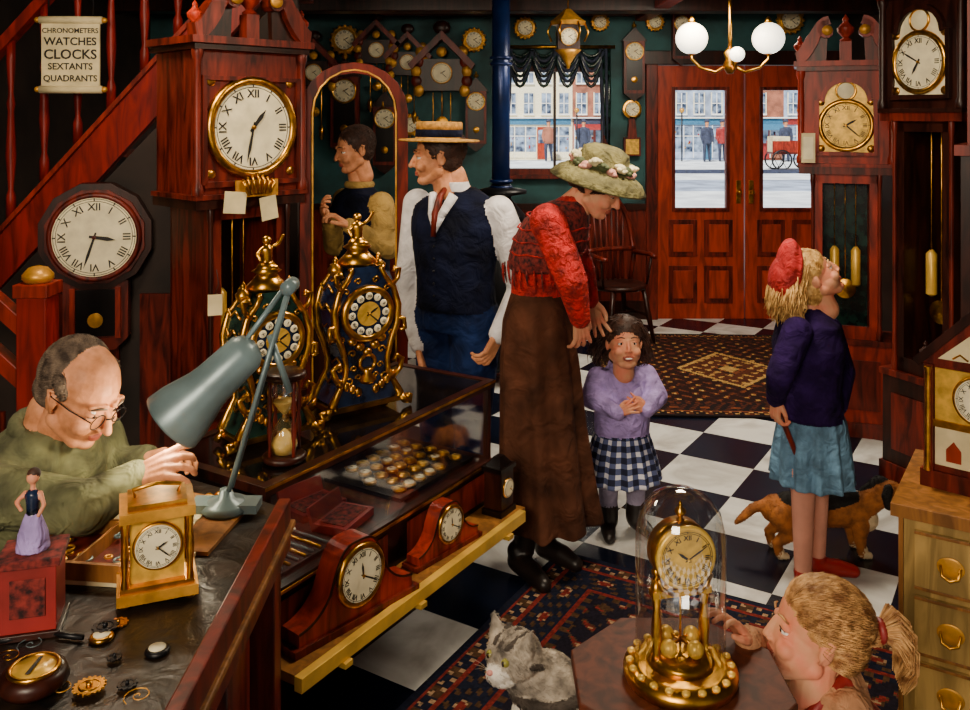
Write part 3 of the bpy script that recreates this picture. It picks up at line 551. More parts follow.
# ============ stairs ============
b=B(); y0,y1=4.3,5.1
def sz(x): return 1.06+(x+2.317)*1.10
b.prism([(XL,sz(XL)-.13),(-.86,sz(-.86)-.13),(-.86,sz(-.86)+.12),(XL,sz(XL)+.12)],y0,y0+.05,'stairred')
b.prism([(XL,sz(XL)+.12),(-.86,sz(-.86)+.12),(-.86,sz(-.86)+.15),(XL,sz(XL)+.15)],y0-.03,y0+.06,'mahog_red')
x=XL; 
while x<-.95:
    z=sz(x+.08); b.bx(x,x+.22,y0+.05,y1,z,z+.035,'mahog'); b.bx(x,x+.02,y0+.05,y1,z-.2,z,'darkwood'); x+=.19
x=-2.75
while x<-.9:
    z=sz(x)+.15; h=min(.85,CE-z)
    if h>.15: b.lathe([(.022,0),(.022,h*.12),(.012,h*.16),(.024,h*.35),(.014,h*.6),(.02,h*.64),(.012,h*.7),(.02,h*.88),(.02,h)],(x,y0+.01,z),'stairred',12)
    x+=.16
b.prism([(XL,sz(XL)+.98),(-1.6,sz(-1.6)+.98),(-1.6,sz(-1.6)+1.05),(XL,sz(XL)+1.05)],y0-.03,y0+.04,'stairred'); b.done('staircase')
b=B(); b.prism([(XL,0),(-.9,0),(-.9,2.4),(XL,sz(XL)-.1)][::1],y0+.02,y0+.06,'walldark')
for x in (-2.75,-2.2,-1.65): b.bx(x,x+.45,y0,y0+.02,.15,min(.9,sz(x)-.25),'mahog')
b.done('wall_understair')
b=B(); h=1.17; b.bx(-.055,.055,-.055,.055,0,h-.1,'stairred'); b.bx(-.065,.065,-.065,.065,0,.2,'mahog'); b.bx(-.065,.065,-.065,.065,h-.1,h-.05,'mahog_red'); b.lathe([(.045,0),(.056,.015),(.056,.03),(.035,.055),(.01,.062)],(0,0,h-.05),'goldp')
for zz in (.75,.55): b.prism([(-.05,zz+.16),(-.05,zz+.24),(-.9,zz+1.0),(-.9,zz+.92)][::-1],-.03,.03,'mahog_red')
b.cyl((-.88,0,0),(-.88,0,1.66),.03,'stairred')
for k in range(4): x=-.22-.18*k; b.cyl((x,0,0),(x,0,.9-x*.85),.014,'stairred')
b.done('newel_post',(X(38,3.4),3.4,0),bevel=.004)
b=B(); b.bx(-.13,.13,-.006,.006,-.14,.16,'paper')
for z in (.17,-.15): b.cyl((-.14,0,z),(.14,0,z),.018,'paper'); [b.sph((sx*.15,0,z),.014,'goldp') for sx in (-1,1)]
for t,z,s_ in (('CHRONOMETERS',.12,.032),('WATCHES',.07,.05),('CLOCKS',.01,.062),('SEXTANTS',-.045,.042),('QUADRANTS',-.1,.04)): b.text(t,Matrix.Translation((0,-.009,z))@RX90,'ink',s_)
for sx in (-1,1): b.cyl((sx*.1,0,.18),(sx*.1,0,.42),.004,'iron',seg=6)
b.done('hanging_sign',(X(71,4.15),4.15,Z(57,4.15)),4)

# =================== WORKBENCH ===================
b=B(); poly=[(-1.95,1.15),(-.5,1.15),(-.5,2.2),(-.6,2.27),(-.93,2.46),(-.93,1.78),(-1.95,1.78)]
b.hprism(poly,.755,.79,'benchtop'); inner=[(-1.9,1.2),(-.55,1.2),(-.55,2.15),(-.62,2.2),(-.89,2.38),(-.89,1.74),(-1.9,1.74)]; b.hprism(inner,.0,.755,'blackwood')
b.bx(-.5,-.47,1.15,2.18,.70,.82,'mahog'); b.bx(-.48,-.46,1.15,2.19,.75,.765,'oak')
for y in (1.3,1.75,2.13): b.bx(-.55,-.49,y-.035,y+.035,0,.75,'mahog')
b.bx(-.548,-.535,1.36,1.7,.1,.62,'mahog'); b.bx(-.548,-.535,1.8,2.05,.1,.62,'mahog')
b.done('workbench',bevel=.004)
b=B(); b.hprism([(-.93,1.98),(-.60,1.95),(-.57,2.2),(-.9,2.32)],.791,.80,'oak'); b.hprism([(-.93,1.84),(-.66,1.81),(-.62,1.98),(-.9,2.05)],.791,.799,'paper'); b.hprism([(-.88,2.04),(-.68,2.02),(-.66,2.18),(-.86,2.22)],.80,.803,'paper')
b.done('work_mat')
b=B()
for (x0,x1,y0_,y1_) in ((-.16,.16,-.1,-.09),(-.16,.16,.09,.1),(-.16,-.15,-.09,.09),(.15,.16,-.09,.09),(-.003,.003,-.09,.09)): b.bx(x0,x1,y0_,y1_,0,.035,'oak')
b.bx(-.155,.155,-.095,.095,0,.004,'mahog')
for i in range(30): b.torus((random.uniform(-.14,.14),random.uniform(-.08,.08),.01+random.uniform(0,.008)),random.uniform(.006,.014),.0025,random.choice(['gold','steel','goldp']),'z',12,5)
b.done('parts_tray',(-.83,1.93,.80),-8)
b=B(); b.box((0,0,.012),(.14,.1,.024),'shawl'); b.box((.005,0,.034),(.12,.09,.02),'greenb',Matrix.Rotation(.3,4,'Z')); b.box((0,0,.012),(.142,.09,.018),'oak')
b.done('old_books',(-.90,1.68,.791),30,bevel=.002)
def gear(b,c,r,n,mat):
    vs=[];pts=[]
    for k in range(n*4):
        a=2*pi*k/(n*4); q=r*(1.0 if (k//2)%2 else .86); pts.append((c[0]+q*math.cos(a),c[1]+q*math.sin(a)))
    b.hprism(pts,c[2],c[2]+.003,mat); b.lathe([(r*.2,0),(r*.2,.009)],c,mat,10); b.torus((c[0],c[1],c[2]+.003),r*.6,r*.06,mat,'z',20,5)
b=B() # scattered movements, wheels, springs and hand tools
for i in range(34):
    x=random.uniform(-1.05,-.56); y=random.uniform(1.32,1.74)
    if (x+.66)**2+(y-1.8)**2<.012: continue
    t=i%5; m=random.choice(['gold','goldp','iron','steel','gold'])
    if t<2: gear(b,(x,y,.792+.0035*(i%3)),random.uniform(.01,.028),random.choice([10,14,18]),m)
    elif t==2: b.tube([(x+.0012*k*math.cos(k*.5),y+.0012*k*math.sin(k*.5),.794) for k in range(22)],.0009,m,5)
    elif t==3: a=random.uniform(0,3); dx,dy=.045*math.cos(a),.045*math.sin(a); b.tube([(x-dx,y-dy,.797),(x,y,.797),(x+dx*.3,y+dy*.3,.797),(x+dx,y+dy,.797)],[.005,.0055,.002,.001],random.choice(['mahog','iron','oak']),8)
    else: b.lathe([(.02,0),(.022,.004),(.02,.008),(.017,.009)],(x,y,.791),m,20); b.lathe([(.015,0),(.015,.001)],(x,y,.8005),'cream',16)
for i in range(22):
    x=random.uniform(-.9,-.62); y=random.uniform(2.06,2.24); z=.804
    if i%3==0: b.cyl((x,y,z+.004),(x+random.uniform(-.05,.03),y+random.uniform(-.05,.03),z+.004),.003,'steel',seg=6)
    else: b.lathe([(.004,0),(random.uniform(.007,.016),0),(.006,.006)],(x,y,z),'gold',12)
b.done('clock_parts')
b=B(); b.bx(-.075,.075,-.06,.06,0,.02,'goldp'); b.bx(-.068,.068,-.053,.053,.02,.03,'gold'); b.bx(-.07,.07,-.056,.056,.155,.175,'goldp'); b.bx(-.055,.055,-.045,.045,.175,.185,'gold')
for sx in (-1,1):
    for sy in (-1,1): b.lathe([(.008,0),(.005,.02),(.008,.06),(.005,.1),(.008,.125)],(sx*.06,sy*.046,.03),'gold',10)
b.bx(-.05,.05,-.035,.04,.03,.155,'goldface'); dial(b,(0,-.042,.1),.042); b.tube([(-.04,0,.185),(-.045,0,.2),(0,0,.207),(.045,0,.2),(.04,0,.185)],.004,'gold',8)
for sx in (-1,1):
    for sy in (-1,1): b.sph((sx*.06,sy*.045,-.001),(.012,.012,.01),'gold')
b.done('carriage_clock',(X(157,1.8),1.8,.803),22,bevel=.001)
b=B(); b.bx(-.055,.055,-.05,.05,0,.012,'darkwood'); b.bx(-.048,.048,-.044,.044,.012,.13,'redbox'); b.bx(-.055,.055,-.05,.05,.13,.145,'shawl'); b.bx(-.03,.03,-.047,-.044,.04,.11,'shawl'); b.done('music_box',(X(33,1.68),1.68,.791),15,bevel=.002)
b=B(); s=B(); s.loft([((0,0,0),.03,.03,0),((0,0,.03),.026,.026,0),((0,0,.065),.014,.012,0)],'laven'); s.limb([(0,0,.065),(0,0,.098)],[.011,.013],'navyb'); s.limb([(0,0,.105),(0,0,.12)],[.005,.005],'skinp'); s.sph((0,0,.132),.0115,'skinp'); s.sph((0,.004,.137),.0125,'hairbr'); s.limb([(.014,0,.103),(.026,-.01,.085),(.02,-.02,.07)],[.005,.004,.004],'skinp'); s.limb([(-.014,0,.103),(-.026,-.01,.09),(-.012,-.02,.08)],[.005,.004,.004],'skinp'); blob(b,s,.0028,1); b.done('lady_figurine',(X(33,1.68),1.68,.937))
b=B()
for k in range(4):
    x=-.98+.13*k; y=1.34+.02*math.sin(k*2); a=.5*math.sin(k*3)+.8
    T=Matrix.Translation((x,y,.792))@Matrix.Rotation(a,4,'Z'); 
    for t in range(-4,5): b.box((0,t*.018,.006+.004*math.cos(t)),(.013,.014,.004),'iron' if k%3 else 'goldp',T)
    b.lathe([(.015,0),(.015,.009),(.013,.011)],(0,0,.008),'steel' if k%2 else 'gold',16,T); b.lathe([(.012,0),(.012,.001)],(0,0,.0195),'cream',16,T)
b.done('wristwatches')
b=B(); b.lathe([(.05,-.01),(.055,0),(.05,.015),(.04,.018)],(0,0,.012),'darkwood',24); b.lathe([(.036,0),(.036,.002)],(0,0,.03),'goldface',24); b.torus((0,0,.031),.038,.004,'gold','z'); b.box((0,0,.035),(.006,.05,.001),'ink'); b.done('ship_compass',(X(40,1.52),1.5,.793))
b=B(); o=Vector((X(226,2.16),2.16,.80))
b.lathe([(.055,0),(.06,.008),(.05,.02),(.02,.03),(.014,.05)],o,'steel',24); b.box(tuple(o+Vector((0,0,.012))),(.16,.06,.02),'steel')
e1=P(290,286,2.2); p0=o+Vector((0.01,0,.05)); sh=P(228,362,2.15)
for dy in (-.012,.012): b.cyl(p0+Vector((0,dy,0)),e1+Vector((0,dy,0)),.006,'steel',seg=8); b.cyl(e1+Vector((-.01,dy,0)),sh+Vector((0.02,dy,.02)),.006,'steel',seg=8)
b.cyl(e1+Vector((0,-.03,0)),e1+Vector((0,.03,0)),.018,'steel'); b.cyl(e1+Vector((-.05,0,-.12)),e1+Vector((0.0,0,-.26)),.008,'steel')
a0=P(252,346,2.15); a1=P(172,422,2.12); dr=(a1-a0).normalized(); Lh=(a1-a0).length; Q=Matrix.Translation(a0)@dr.to_track_quat('Z','Y').to_matrix().to_4x4()
b.lathe([(.01,-.01),(.035,0),(.048,.02),(.053,Lh*.5),(.057,Lh*.6),(.075,Lh*.85),(.08,Lh*.98),(.08,Lh),(.076,Lh),(.07,Lh*.84),(.02,Lh*.7)],(0,0,0),'steel',28,Q)
b.sph(Q@Vector((0,0,Lh*.86)),.032,'globe'); b.done('desk_lamp')

# =================== RIGHT CHEST & BRACKET CLOCK ===================
b=B(); w=.8; 
b.bx(0,w,0,.45,.04,.63,'pale'); b.bx(-.02,w+.02,-.02,.47,.63,.665,'oak'); b.bx(-.01,w+.01,-.01,.46,0,.06,'oak')
for z0,z1 in ((.09,.24),(.26,.42),(.44,.60)):
    b.bx(.04,w-.04,-.012,0,z0,z1,'pale')
    for e in ((.04,w-.04,z0,z0+.008),(.04,w-.04,z1-.008,z1)): b.bx(e[0],e[1],-.016,-.012,e[2],e[3],'oak')
    for x in (.13,.62): zc=(z0+z1)/2; b.sph((x,-.014,zc),(.035,.004,.028),'goldp'); b.tube([(x-.025,-.018,zc+.005),(x-.02,-.03,zc-.02),(x,-.034,zc-.028),(x+.02,-.03,zc-.02),(x+.025,-.018,zc+.005)],.004,'gold',8)
b.bx(0,.012,-.016,0,.06,.63,'oak'); b.done('chest_of_drawers',(1.16,2.52,0),-33,bevel=.003)
b=B(); b.bx(-.16,.16,-.09,.09,0,.05,'mahog'); b.bx(-.145,.145,-.08,.08,.05,.36,'mahog'); b.prism([(-.17,.36),(.17,.36),(0,.53)],-.09,.09,'mahog'); b.prism([(-.11,.38),(.11,.38),(0,.48)],-.096,-.09,'paper')
for k in range(3): b.tube([(-.05+.05*k-.02,-.097,.385),(-.05+.05*k,-.1,.40+.02*(k==1)),(-.05+.05*k+.02,-.097,.385)],.003,'gold',5)
b.bx(-.12,.12,-.086,-.08,.2,.35,'goldface'); dial(b,(0,-.093,.275),.065,'cream','gold'); b.bx(-.12,.12,-.086,-.08,.07,.18,'paper'); b.bx(-.125,.125,-.09,-.08,.18,.2,'gold')
for k in range(3): # small painted scene panel: cottage and trees in relief
    b.prism([(-.09+.07*k,.085),(-.05+.07*k,.085),(-.05+.07*k,.12),(-.07+.07*k,.145),(-.09+.07*k,.12)],-.089,-.086,['doorred','leaf','glassdk'][k])
for sx in (-1,1): b.bx(sx*.135-.012,sx*.135+.012,-.1,-.08,.05,.36,'mahog'); b.lathe([(.012,0),(.008,.02),(.008,.28),(.012,.3)],(sx*.135,-.105,.055),'gold',10); finial(b,(sx*.15,-.07,.36),.06,'darkwood'); b.band([(sx*.17,.36),(0,.535)],.025,-.1,-.08,'darkwood')
finial(b,(0,0,.52),.07,'goldp'); b.done('steeple_clock',(1.455,2.60,.665),-42,bevel=.002)
b=B(); b.bx(-.2,.2,-.2,.2,0,1.6,'darkwood'); b.bx(-.22,.22,-.22,.22,1.6,1.64,'mahog'); b.bx(-.18,.18,-.18,.18,1.64,2.35,'mahog'); b.bx(-.15,.15,-.21,-.2,.2,1.5,'mahog'); dial(b,(0,-.19,1.95),.13); b.bx(-.23,.23,-.23,.23,2.35,2.4,'darkwood'); b.done('longcase_clock',(X(1042,3.3),3.4,0),-33,bevel=.004)
b=B(); b.box((0,0,0),(.07,.003,.16),'paper'); b.box((0,-.003,0),(.05,.001,.12),'cream'); b.done('price_tag',(X(809,4.85),4.86,Z(148,4.85)),-20)
# =================== TABLE + ANNIVERSARY CLOCK ===================
tx,ty=.345,1.60
b=B(); oc=[(.2*math.cos(pi/8+k*pi/4),.2*math.sin(pi/8+k*pi/4)) for k in range(8)]; b.hprism(oc,.725,.75,'tablewood'); b.hprism([(x*.9,y*.9) for x,y in oc],.69,.725,'darkwood')
b.lathe([(.05,.1),(.035,.15),(.05,.3),(.025,.42),(.04,.55),(.06,.69)],(0,0,0),'mahog',20)
for k in range(3): a=k*2*pi/3+.4; b.tube([(0,0,.2),(.1*math.cos(a),.1*math.sin(a),.16),(.2*math.cos(a),.2*math.sin(a),.03),(.23*math.cos(a),.23*math.sin(a),.02)],[.03,.025,.02,.018],'mahog',10)
b.done('pedestal_table',(tx,ty,0),bevel=.003)
b=B(); b.lathe([(.095,0),(.1,.01),(.1,.02),(.085,.03),(.075,.032)],(0,0,0),'gold',32); b.lathe([(.06,0),(.05,.012),(.02,.02)],(0,0,.032),'gold',24)
for k in range(20): a=k*pi/10; b.sph((.088*math.cos(a),.088*math.sin(a),.029),(.008,.008,.005),'brasslite',u=8,v=6)
for sx in (-1,1): b.lathe([(.012,0),(.007,.01),(.010,.05),(.006,.09),(.011,.12),(.007,.14)],(sx*.045,0,.04),'gold',12); finial(b,(sx*.045,0,.18),.03,'gold')
b.bx(-.055,.055,-.01,.01,.15,.162,'gold'); b.lathe([(.055,-.02),(.056,.02)],(0,0,0),'gold',28,Matrix.Translation((0,0,.225))@RX90); dial(b,(0,-.024,.225),.05,'goldface','brasslite',h=(10.2,2)); finial(b,(0,0,.28),.035,'gold'); b.cyl((0,0,.05),(0,0,.16),.002,'gold',seg=6)
for k in range(4): a=k*pi/2+.5; b.sph((.032*math.cos(a),.032*math.sin(a),.065),.015,'brasslite'); b.cyl((0,0,.07),(.032*math.cos(a),.032*math.sin(a),.07),.003,'gold',seg=6)
for sx in (-1,1): b.tube([(sx*.02,-.02,.16),(sx*.04,-.02,.17),(sx*.05,-.02,.19)],.004,'gold',6)
b.lathe([(.078,.03),(.079,.2),(.078,.26),(.07,.295),(.05,.32),(.025,.333),(.003,.337)],(0,0,0),'domeglass',40); b.done('anniversary_clock',(tx,ty-.01,.75),12)

# =================== PEOPLE ===================
def headM(c,yaw,pitch=0,roll=0,s=1): return Matrix.Translation(c)@Matrix.Rotation(math.radians(yaw),4,'Z')@Matrix.Rotation(math.radians(pitch),4,'X')@Matrix.Rotation(math.radians(roll),4,'Y')@Matrix.Diagonal((s,s,s,1))
def head(dst,T,skin='skin',hair='hairbr',style='short',child=False,smile=0,vox=.0035,wide=1,hn=2500,hl=.02,down=False,nosek=1,hd=(0,.8,-.7),lie=.93,jit=.2,hrad=.0013):
    s=B(); s.T=T; w=wide
    s.sph((0,.015,.03),(.076*w,.095,.085),skin); s.sph((0,-.02,-.022),(.062*w,.07,.085),skin,u=24,v=16)
    if child: s.sph((0,-.022,-.045),(.066*w,.062,.055),skin,u=24,v=16)
    s.sph((0,-.058,-.09),(.026*w,.026,.02),skin); s.limb([(-.05*w,.0,-.055),(-.02,-.05,-.088)],[.022,.02],skin); s.limb([(.05*w,.0,-.055),(.02,-.05,-.088)],[.022,.02],skin)
    nl=(.5 if child else 1)*nosek
    s.limb([(0,-.083,.012),(0,-.088-.014*nl,-.018),(0,-.092-.014*nl,-.028)],[.008,.009,.0105 if not child else .0085],skin)
    for q in (-1,1):
        s.sph((q*.011,-.092,-.031),(.007,.009,.006),skin); s.sph((q*.036*w,-.062,-.034),(.025,.024,.022),skin)
        if not child: s.limb([(q*.012,-.086,.027),(q*.045,-.073,.027)],[.008,.007],skin)
        s.sph((q*.072*w,.012,-.005),(.01,.018,.028),skin,Matrix.Rotation(q*.3,4,'Z'))
    s.sph((0,-.083,-.057),(.02+.006*smile,.0095,.0052),'lip'); s.sph((0,-.082,-.066),(.017+.005*smile,.0095,.006),'lip')
    if style=='short': s.sph((0,.024,.036),(.081*w,.099,.089),hair,u=24,v=16); s.sph((0,.045,-.01),(.068,.058,.06),hair)
    if style=='bald':
        s.sph((0,.044,.031),(.080,.078,.086),hair,u=24,v=16); s.sph((0,.05,-.015),(.077,.06,.05),hair,u=24,v=16)
        for q in (-1,1): s.limb([(q*.070,-.01,.03),(q*.074,.01,.05)],[.012,.014],hair)
    if style=='long': s.sph((0,.026,.042),(.084*w,.103,.088),hair,u=24,v=16); s.sph((0,.05,-.03),(.075,.06,.08),hair)
    if style=='tied': s.sph((0,.026,.040),(.082*w,.102,.087),hair,u=24,v=16); s.sph((0,.06,-.005),(.07,.06,.06),hair); s.sph((0,.115,.03),(.03,.03,.03),hair)
    if style=='bun': s.sph((0,.022,.036),(.085,.1,.09),hair,u=24,v=16); s.sph((0,.09,.0),.05,hair)
    s.limb([(0,.02,-.06),(0,.03,-.14)],[.048,.05],skin)
    f0=blob(dst,s,vox,3)
    if hn: fur(dst,f0,hn,hl*T.to_scale().x,[hair],hrad,T.to_3x3()@Vector(hd),lie,jit)
    K=dst.T; dst.T=T
    for q in (-1,1):
        x=q*.03; y=-.0675; z=.004
        dst.sph((x,y,z),.0132,'eye',u=14,v=10); dst.sph((x,y-.0085,z-.001),(.0062,.006,.0065),'iris',u=10,v=8)
        dst.sph((x,y+.001,z+(.001 if down else .006)),(.0155,.0142,.0112),skin,u=14,v=10); dst.sph((x,y+.001,z-.010),(.0148,.013,.0075),skin,u=14,v=10)
        dst.tube([(x-q*.014,y-.0125,z+.003-(.006 if down else 0)),(x,y-.0145,z+.0045-(.008 if down else 0)),(x+q*.014,y-.006,z+.001-(.004 if down else 0))],[.0008,.0013,.0008],'hairbr',5)
        yb=-.0925 if not child else -.086
        dst.tube([(x-q*.016,yb,z+.024),(x,yb+.003,z+.028),(x+q*.018,yb+.014,z+.023)],[.002,.003,.0015],hair,6)
        if style!='long' : dst.tube([(q*.074,.0,-.03),(q*.082,.012,.0),(q*.083,.022,.02),(q*.08,.008,.025)],.0045,skin,6)
    if smile: dst.sph((0,-.0915,-.0615),(.017,.004,.0035),'white',u=12,v=8)
    dst.T=K
def hand(dst,w,dirv,nrm,size=.18,curl=35,skin='skin',side=1,spread=1,vox=.0028,curls=None):
    y=Vector(dirv).normalized(); z=-Vector(nrm).normalized(); x=y.cross(z).normalized(); z=x.cross(y); k=size/.18
    T=Matrix(((x.x,y.x,z.x,w[0]),(x.y,y.y,z.y,w[1]),(x.z,y.z,z.z,w[2]),(0,0,0,1)))@Matrix.Diagonal((k,k,k,1))
    s=B(); s.T=T
    s.limb([(0,-.03,0),(0,.005,0)],[.024,.024],skin); 
    for fx in (-.026,-.009,.009,.025): s.limb([(fx*.6,.01,0),(fx,.085,.002)],[.0155,.0115],skin)
    for i,(fx,L) in enumerate(((-.027,.068),(-.009,.08),(.009,.075),(.026,.058))):
        if side<0: fx=-fx
        c=math.radians((curls[i] if curls else curl)); p=Vector((fx,.088,.002)); ang=c*.5; pts=[p]; sp=fx*.9*spread
        for sl in (.45,.3,.25):
            p=p+Vector((sp*sl,L*sl*math.cos(ang),-L*sl*math.sin(ang))); pts.append(p); ang+=c
        s.limb(pts,[.0098,.0088,.0078,.0068],skin)
    sg=-1 if side>0 else 1
    s.limb([(sg*.018,.018,-.004),(sg*.04,.045,-.014),(sg*.048,.07,-.022),(sg*.044,.092,-.03)],[.016,.012,.0105,.0085],skin)
    blob(dst,s,max(vox*k,.002),2)
def strands(dst,T,n,hair,L,curl=.01,rad=.004,front=.25,down=1.0,out=.35,rx=(.084,.102,.09),wind=(0,0,0),zmin=-.5,ftop=.62):
    Ti=T.to_3x3()
    for i in range(n):
        for _ in range(40):
            v=Vector((random.gauss(0,1),random.gauss(0,1),random.gauss(0,1))).normalized()
            if v.z<zmin: continue
            if v.y<-front and v.z<ftop: continue
            break
        else: continue
        p=T@Vector((v.x*rx[0],.022+v.y*rx[1],.036+v.z*rx[2])); nn=(Ti@v).normalized()
        d=(nn*out+Vector((0,0,-down*.6))+(Ti@Vector((v.x,.35+v.y+(.6 if v.y<.1 else 0),0)))*.5).normalized(); pts=[p-nn*.006]; l=L*random.uniform(.75,1.05); ph=random.uniform(0,6)
        for k in range(7):
            f=k/6; d=(d+Vector((0,0,-down*.28))+Vector(wind)*.2+nn*out*.12*(1-f)).normalized(); q=pts[-1]+d*l/7+Vector((math.sin(ph+k*1.7),math.cos(ph*2+k*1.5),math.sin(ph*3+k)))*curl*.5
            pts.append(q)
        dst.tube(pts,[rad,rad*1.1,rad*1.1,rad,rad,rad*.9,rad*.7,rad*.3],hair,5)
def shoe(s,heel,yaw,mat,L=.26,k=1):
    a=math.radians(yaw); f=Vector((math.sin(a),-math.cos(a),0)); h=Vector(heel)
    s.limb([h+Vector((0,0,.045*k)),h+f*L*.45+Vector((0,0,.04*k)),h+f*L*.78+Vector((0,0,.03*k))],[.042*k,.04*k,.03*k],mat)
    s.limb([h+Vector((0,0,.08*k)),h+Vector((0,0,.03*k))],[.042*k,.03*k],mat)
def basis(deg):
    yw=math.radians(deg); return yw,Vector((math.cos(yw),math.sin(yw),0)),Vector((math.sin(yw),-math.cos(yw),0))
def lp(px,py,d): return P(px,py,d)-O
def R(z,rx,ry,off=0): return (tuple(f_*off+Vector((0,0,z))),rx,ry,yw)

# ---- customer in straw boater ----
O=Vector((X(458,3.78),3.78,0)); yw,r_,f_=basis(-34)
b=B(); s=B()
s.loft([R(.86,.175,.135),R(.95,.178,.135,.01),R(1.03,.17,.13,.015),],'trous'); s.loft([R(.95,.18,.14,.012),R(1.08,.176,.138,.02),R(1.2,.195,.145,.02),R(1.30,.215,.14,.01),R(1.37,.205,.12),R(1.42,.13,.088,-.005),R(1.45,.07,.065,-.01)],'vestnavy')
for q in (-1,1):
    h=r_*q*.09; kn=h+f_*.03; s.limb([h+Vector((0,0,.9)),kn+Vector((0,0,.5)),h+Vector((0,0,.1))],[.115,.08,.06],'trous'); shoe(s,h,-34,'boot')
sh1=r_*.205+Vector((0,0,1.36)); el1=lp(524,290,3.68); wr1=lp(499,334,3.58)
s.limb([sh1,sh1*.45+el1*.55+Vector((.01,0,.0)),el1,wr1],[.066,.070,.068,.042],'shirtw')
sh2=-r_*.215+Vector((0,0,1.37)); el2=lp(408,292,3.9); wr2=lp(420,345,3.78); s.limb([sh2,el2,wr2],[.065,.06,.042],'shirtw')
s.limb([f_*.0+Vector((0,0,1.42)),f_*.03+Vector((0,0,1.5))],[.06,.052],'skin')
blob(b,s,.008,3)
s=B(); s.loft([((f_.x*.02,f_.y*.02,1.435),.068,.066,yw),((f_.x*.03,f_.y*.03,1.475),.062,.062,yw)],'shirtw'); blob(b,s,.005,1)
for q in (-1,1): b.tube([f_*.10+r_*q*.05+Vector((0,0,1.425)),f_*.145+r_*q*.025+Vector((0,0,1.35)),f_*.165+Vector((0,0,1.27))],[.022,.018,.006],'shirtw',8)
b.tube([f_*.09+Vector((0,0,1.45)),f_*.125+Vector((0,0,1.42)),f_*.158+Vector((0,0,1.35)),f_*.172+Vector((0,0,1.26))],[.014,.014,.016,.01],'mahog',8)
for k in range(5): b.sph(f_*.168+Vector((0,0,1.22-.05*k)),.005,'iron',u=8,v=6)
T=headM(lp(437,157,3.74),-84,3,0,1.04); head(b,T,'skin','hairbr','short',hl=.012)
hand(b,wr1,(lp(482,366,3.54)-wr1),r_*-1,.18,40,'skin',1); hand(b,wr2,Vector((.1,-.15,-.3)),r_,.18,40,'skin',-1)
TH=T@Matrix.Translation((0,.012,.064))@Matrix.Rotation(math.radians(-4),4,'X'); K=b.T; b.T=TH
b.lathe([(.08,0),(.16,-.002),(.163,.002),(.16,.006),(.095,.01),(.093,.03)],(0,0,0),'straw',40); b.lathe([(.0945,.008),(.0945,.045)],(0,0,0),'vestnavy',40); b.lathe([(.093,.045),(.093,.072),(.088,.077),(.01,.078)],(0,0,0),'straw',40); b.T=K
b.done('customer_man',O)

# ---- repairman seen through the glazed door ----
O=Vector((X(362,4.62),4.62,0)); yw,r_,f_=basis(-50)
b=B(); s=B(); s.loft([R(.86,.165,.13),R(1.0,.165,.125)],'coatd'); s.loft([R(.96,.17,.13),R(1.1,.165,.13),R(1.26,.185,.135,.02),R(1.34,.16,.1,.02),R(1.39,.07,.065,.01)],'vestnavy')
for q in (-1,1): h=r_*q*.09; s.limb([h+Vector((0,0,.9)),h+Vector((0,0,.5)),h+Vector((0,0,.1))],[.11,.08,.06],'coatd'); shoe(s,h,-50,'boot')
sa_=r_*.18+Vector((0,0,1.31)); ea=lp(388,248,4.45); wa=lp(350,226,4.34); s.limb([sa_,ea,wa],[.065,.058,.04],'tanshirt')
sb_=-r_*.18+Vector((0,0,1.31)); eb=lp(334,245,4.56); wb=lp(330,222,4.38); s.limb([sb_,eb,wb],[.06,.055,.04],'tanshirt'); s.limb([Vector((0,0,1.36)),f_*.03+Vector((0,0,1.46))],[.058,.05],'skin')
blob(b,s,.009,3); s=B(); s.torus((f_.x*.015,f_.y*.015,1.40),.06,.02,'tanshirt','z',24,8); blob(b,s,.006,1)
T=headM(lp(354,150,4.57),-58,10,0,1.0); head(b,T,'skin','hairbr','short',hl=.022)
hand(b,wa,lp(322,208,4.3)-wa,(0,0,-1),.18,45,'skin',1); hand(b,wb,lp(320,202,4.32)-wb,(1,0,0),.18,45,'skin',-1)
b.done('repairman',O)

# ---- woman with flowered hat ----
O=Vector((X(540,3.5),3.5,0)); yw,r_,f_=basis(68)
b=B(); s=B()
def W_(px,py,rx,ry,d=3.5): q=lp(px,py,d); return ((q.x,q.y,q.z),rx,ry,yw)
s.loft([W_(539,290,.12,.105),W_(537,320,.15,.13),W_(539,360,.165,.145),W_(542,420,.17,.155),W_(546,480,.185,.17),W_(548,520,.20,.185)],'skirtbr',n=90,fold=.13,k=8)
s.loft([W_(538,305,.115,.105),W_(540,280,.125,.11),W_(546,245,.15,.12),W_(556,218,.15,.1),W_(566,205,.09,.08),W_(575,196,.05,.05)],'redknit')
sh=lp(548,222,3.37); el=lp(572,282,3.31); wr=lp(580,318,3.36); s.limb([sh,el,wr],[.072,.06,.04],'redknit')
sh2=lp(562,218,3.63); el2=lp(583,270,3.66); wr2=lp(590,300,3.64); s.limb([sh2,el2,wr2],[.062,.05,.036],'redknit')
s.limb([lp(570,205,3.5),lp(585,192,3.5)],[.048,.045],'skinp')
an=lp(524,540,3.45); s.limb([lp(530,500,3.45),Vector((an.x,an.y,.09))],[.05,.042],'boot'); shoe(s,(lp(518,560,3.43).x,-.05,0),30,'boot',.23); shoe(s,(lp(545,560,3.55).x,.06,0),45,'boot',.2)
blob(b,s,.007,2)
s=B(); s.loft([W_(543,268,.155,.13),W_(545,258,.172,.14),W_(551,238,.178,.142),W_(557,218,.168,.122),W_(566,204,.10,.09),W_(572,199,.06,.06)],'shawl',n=60,fold=.0); blob(b,s,.007,2)
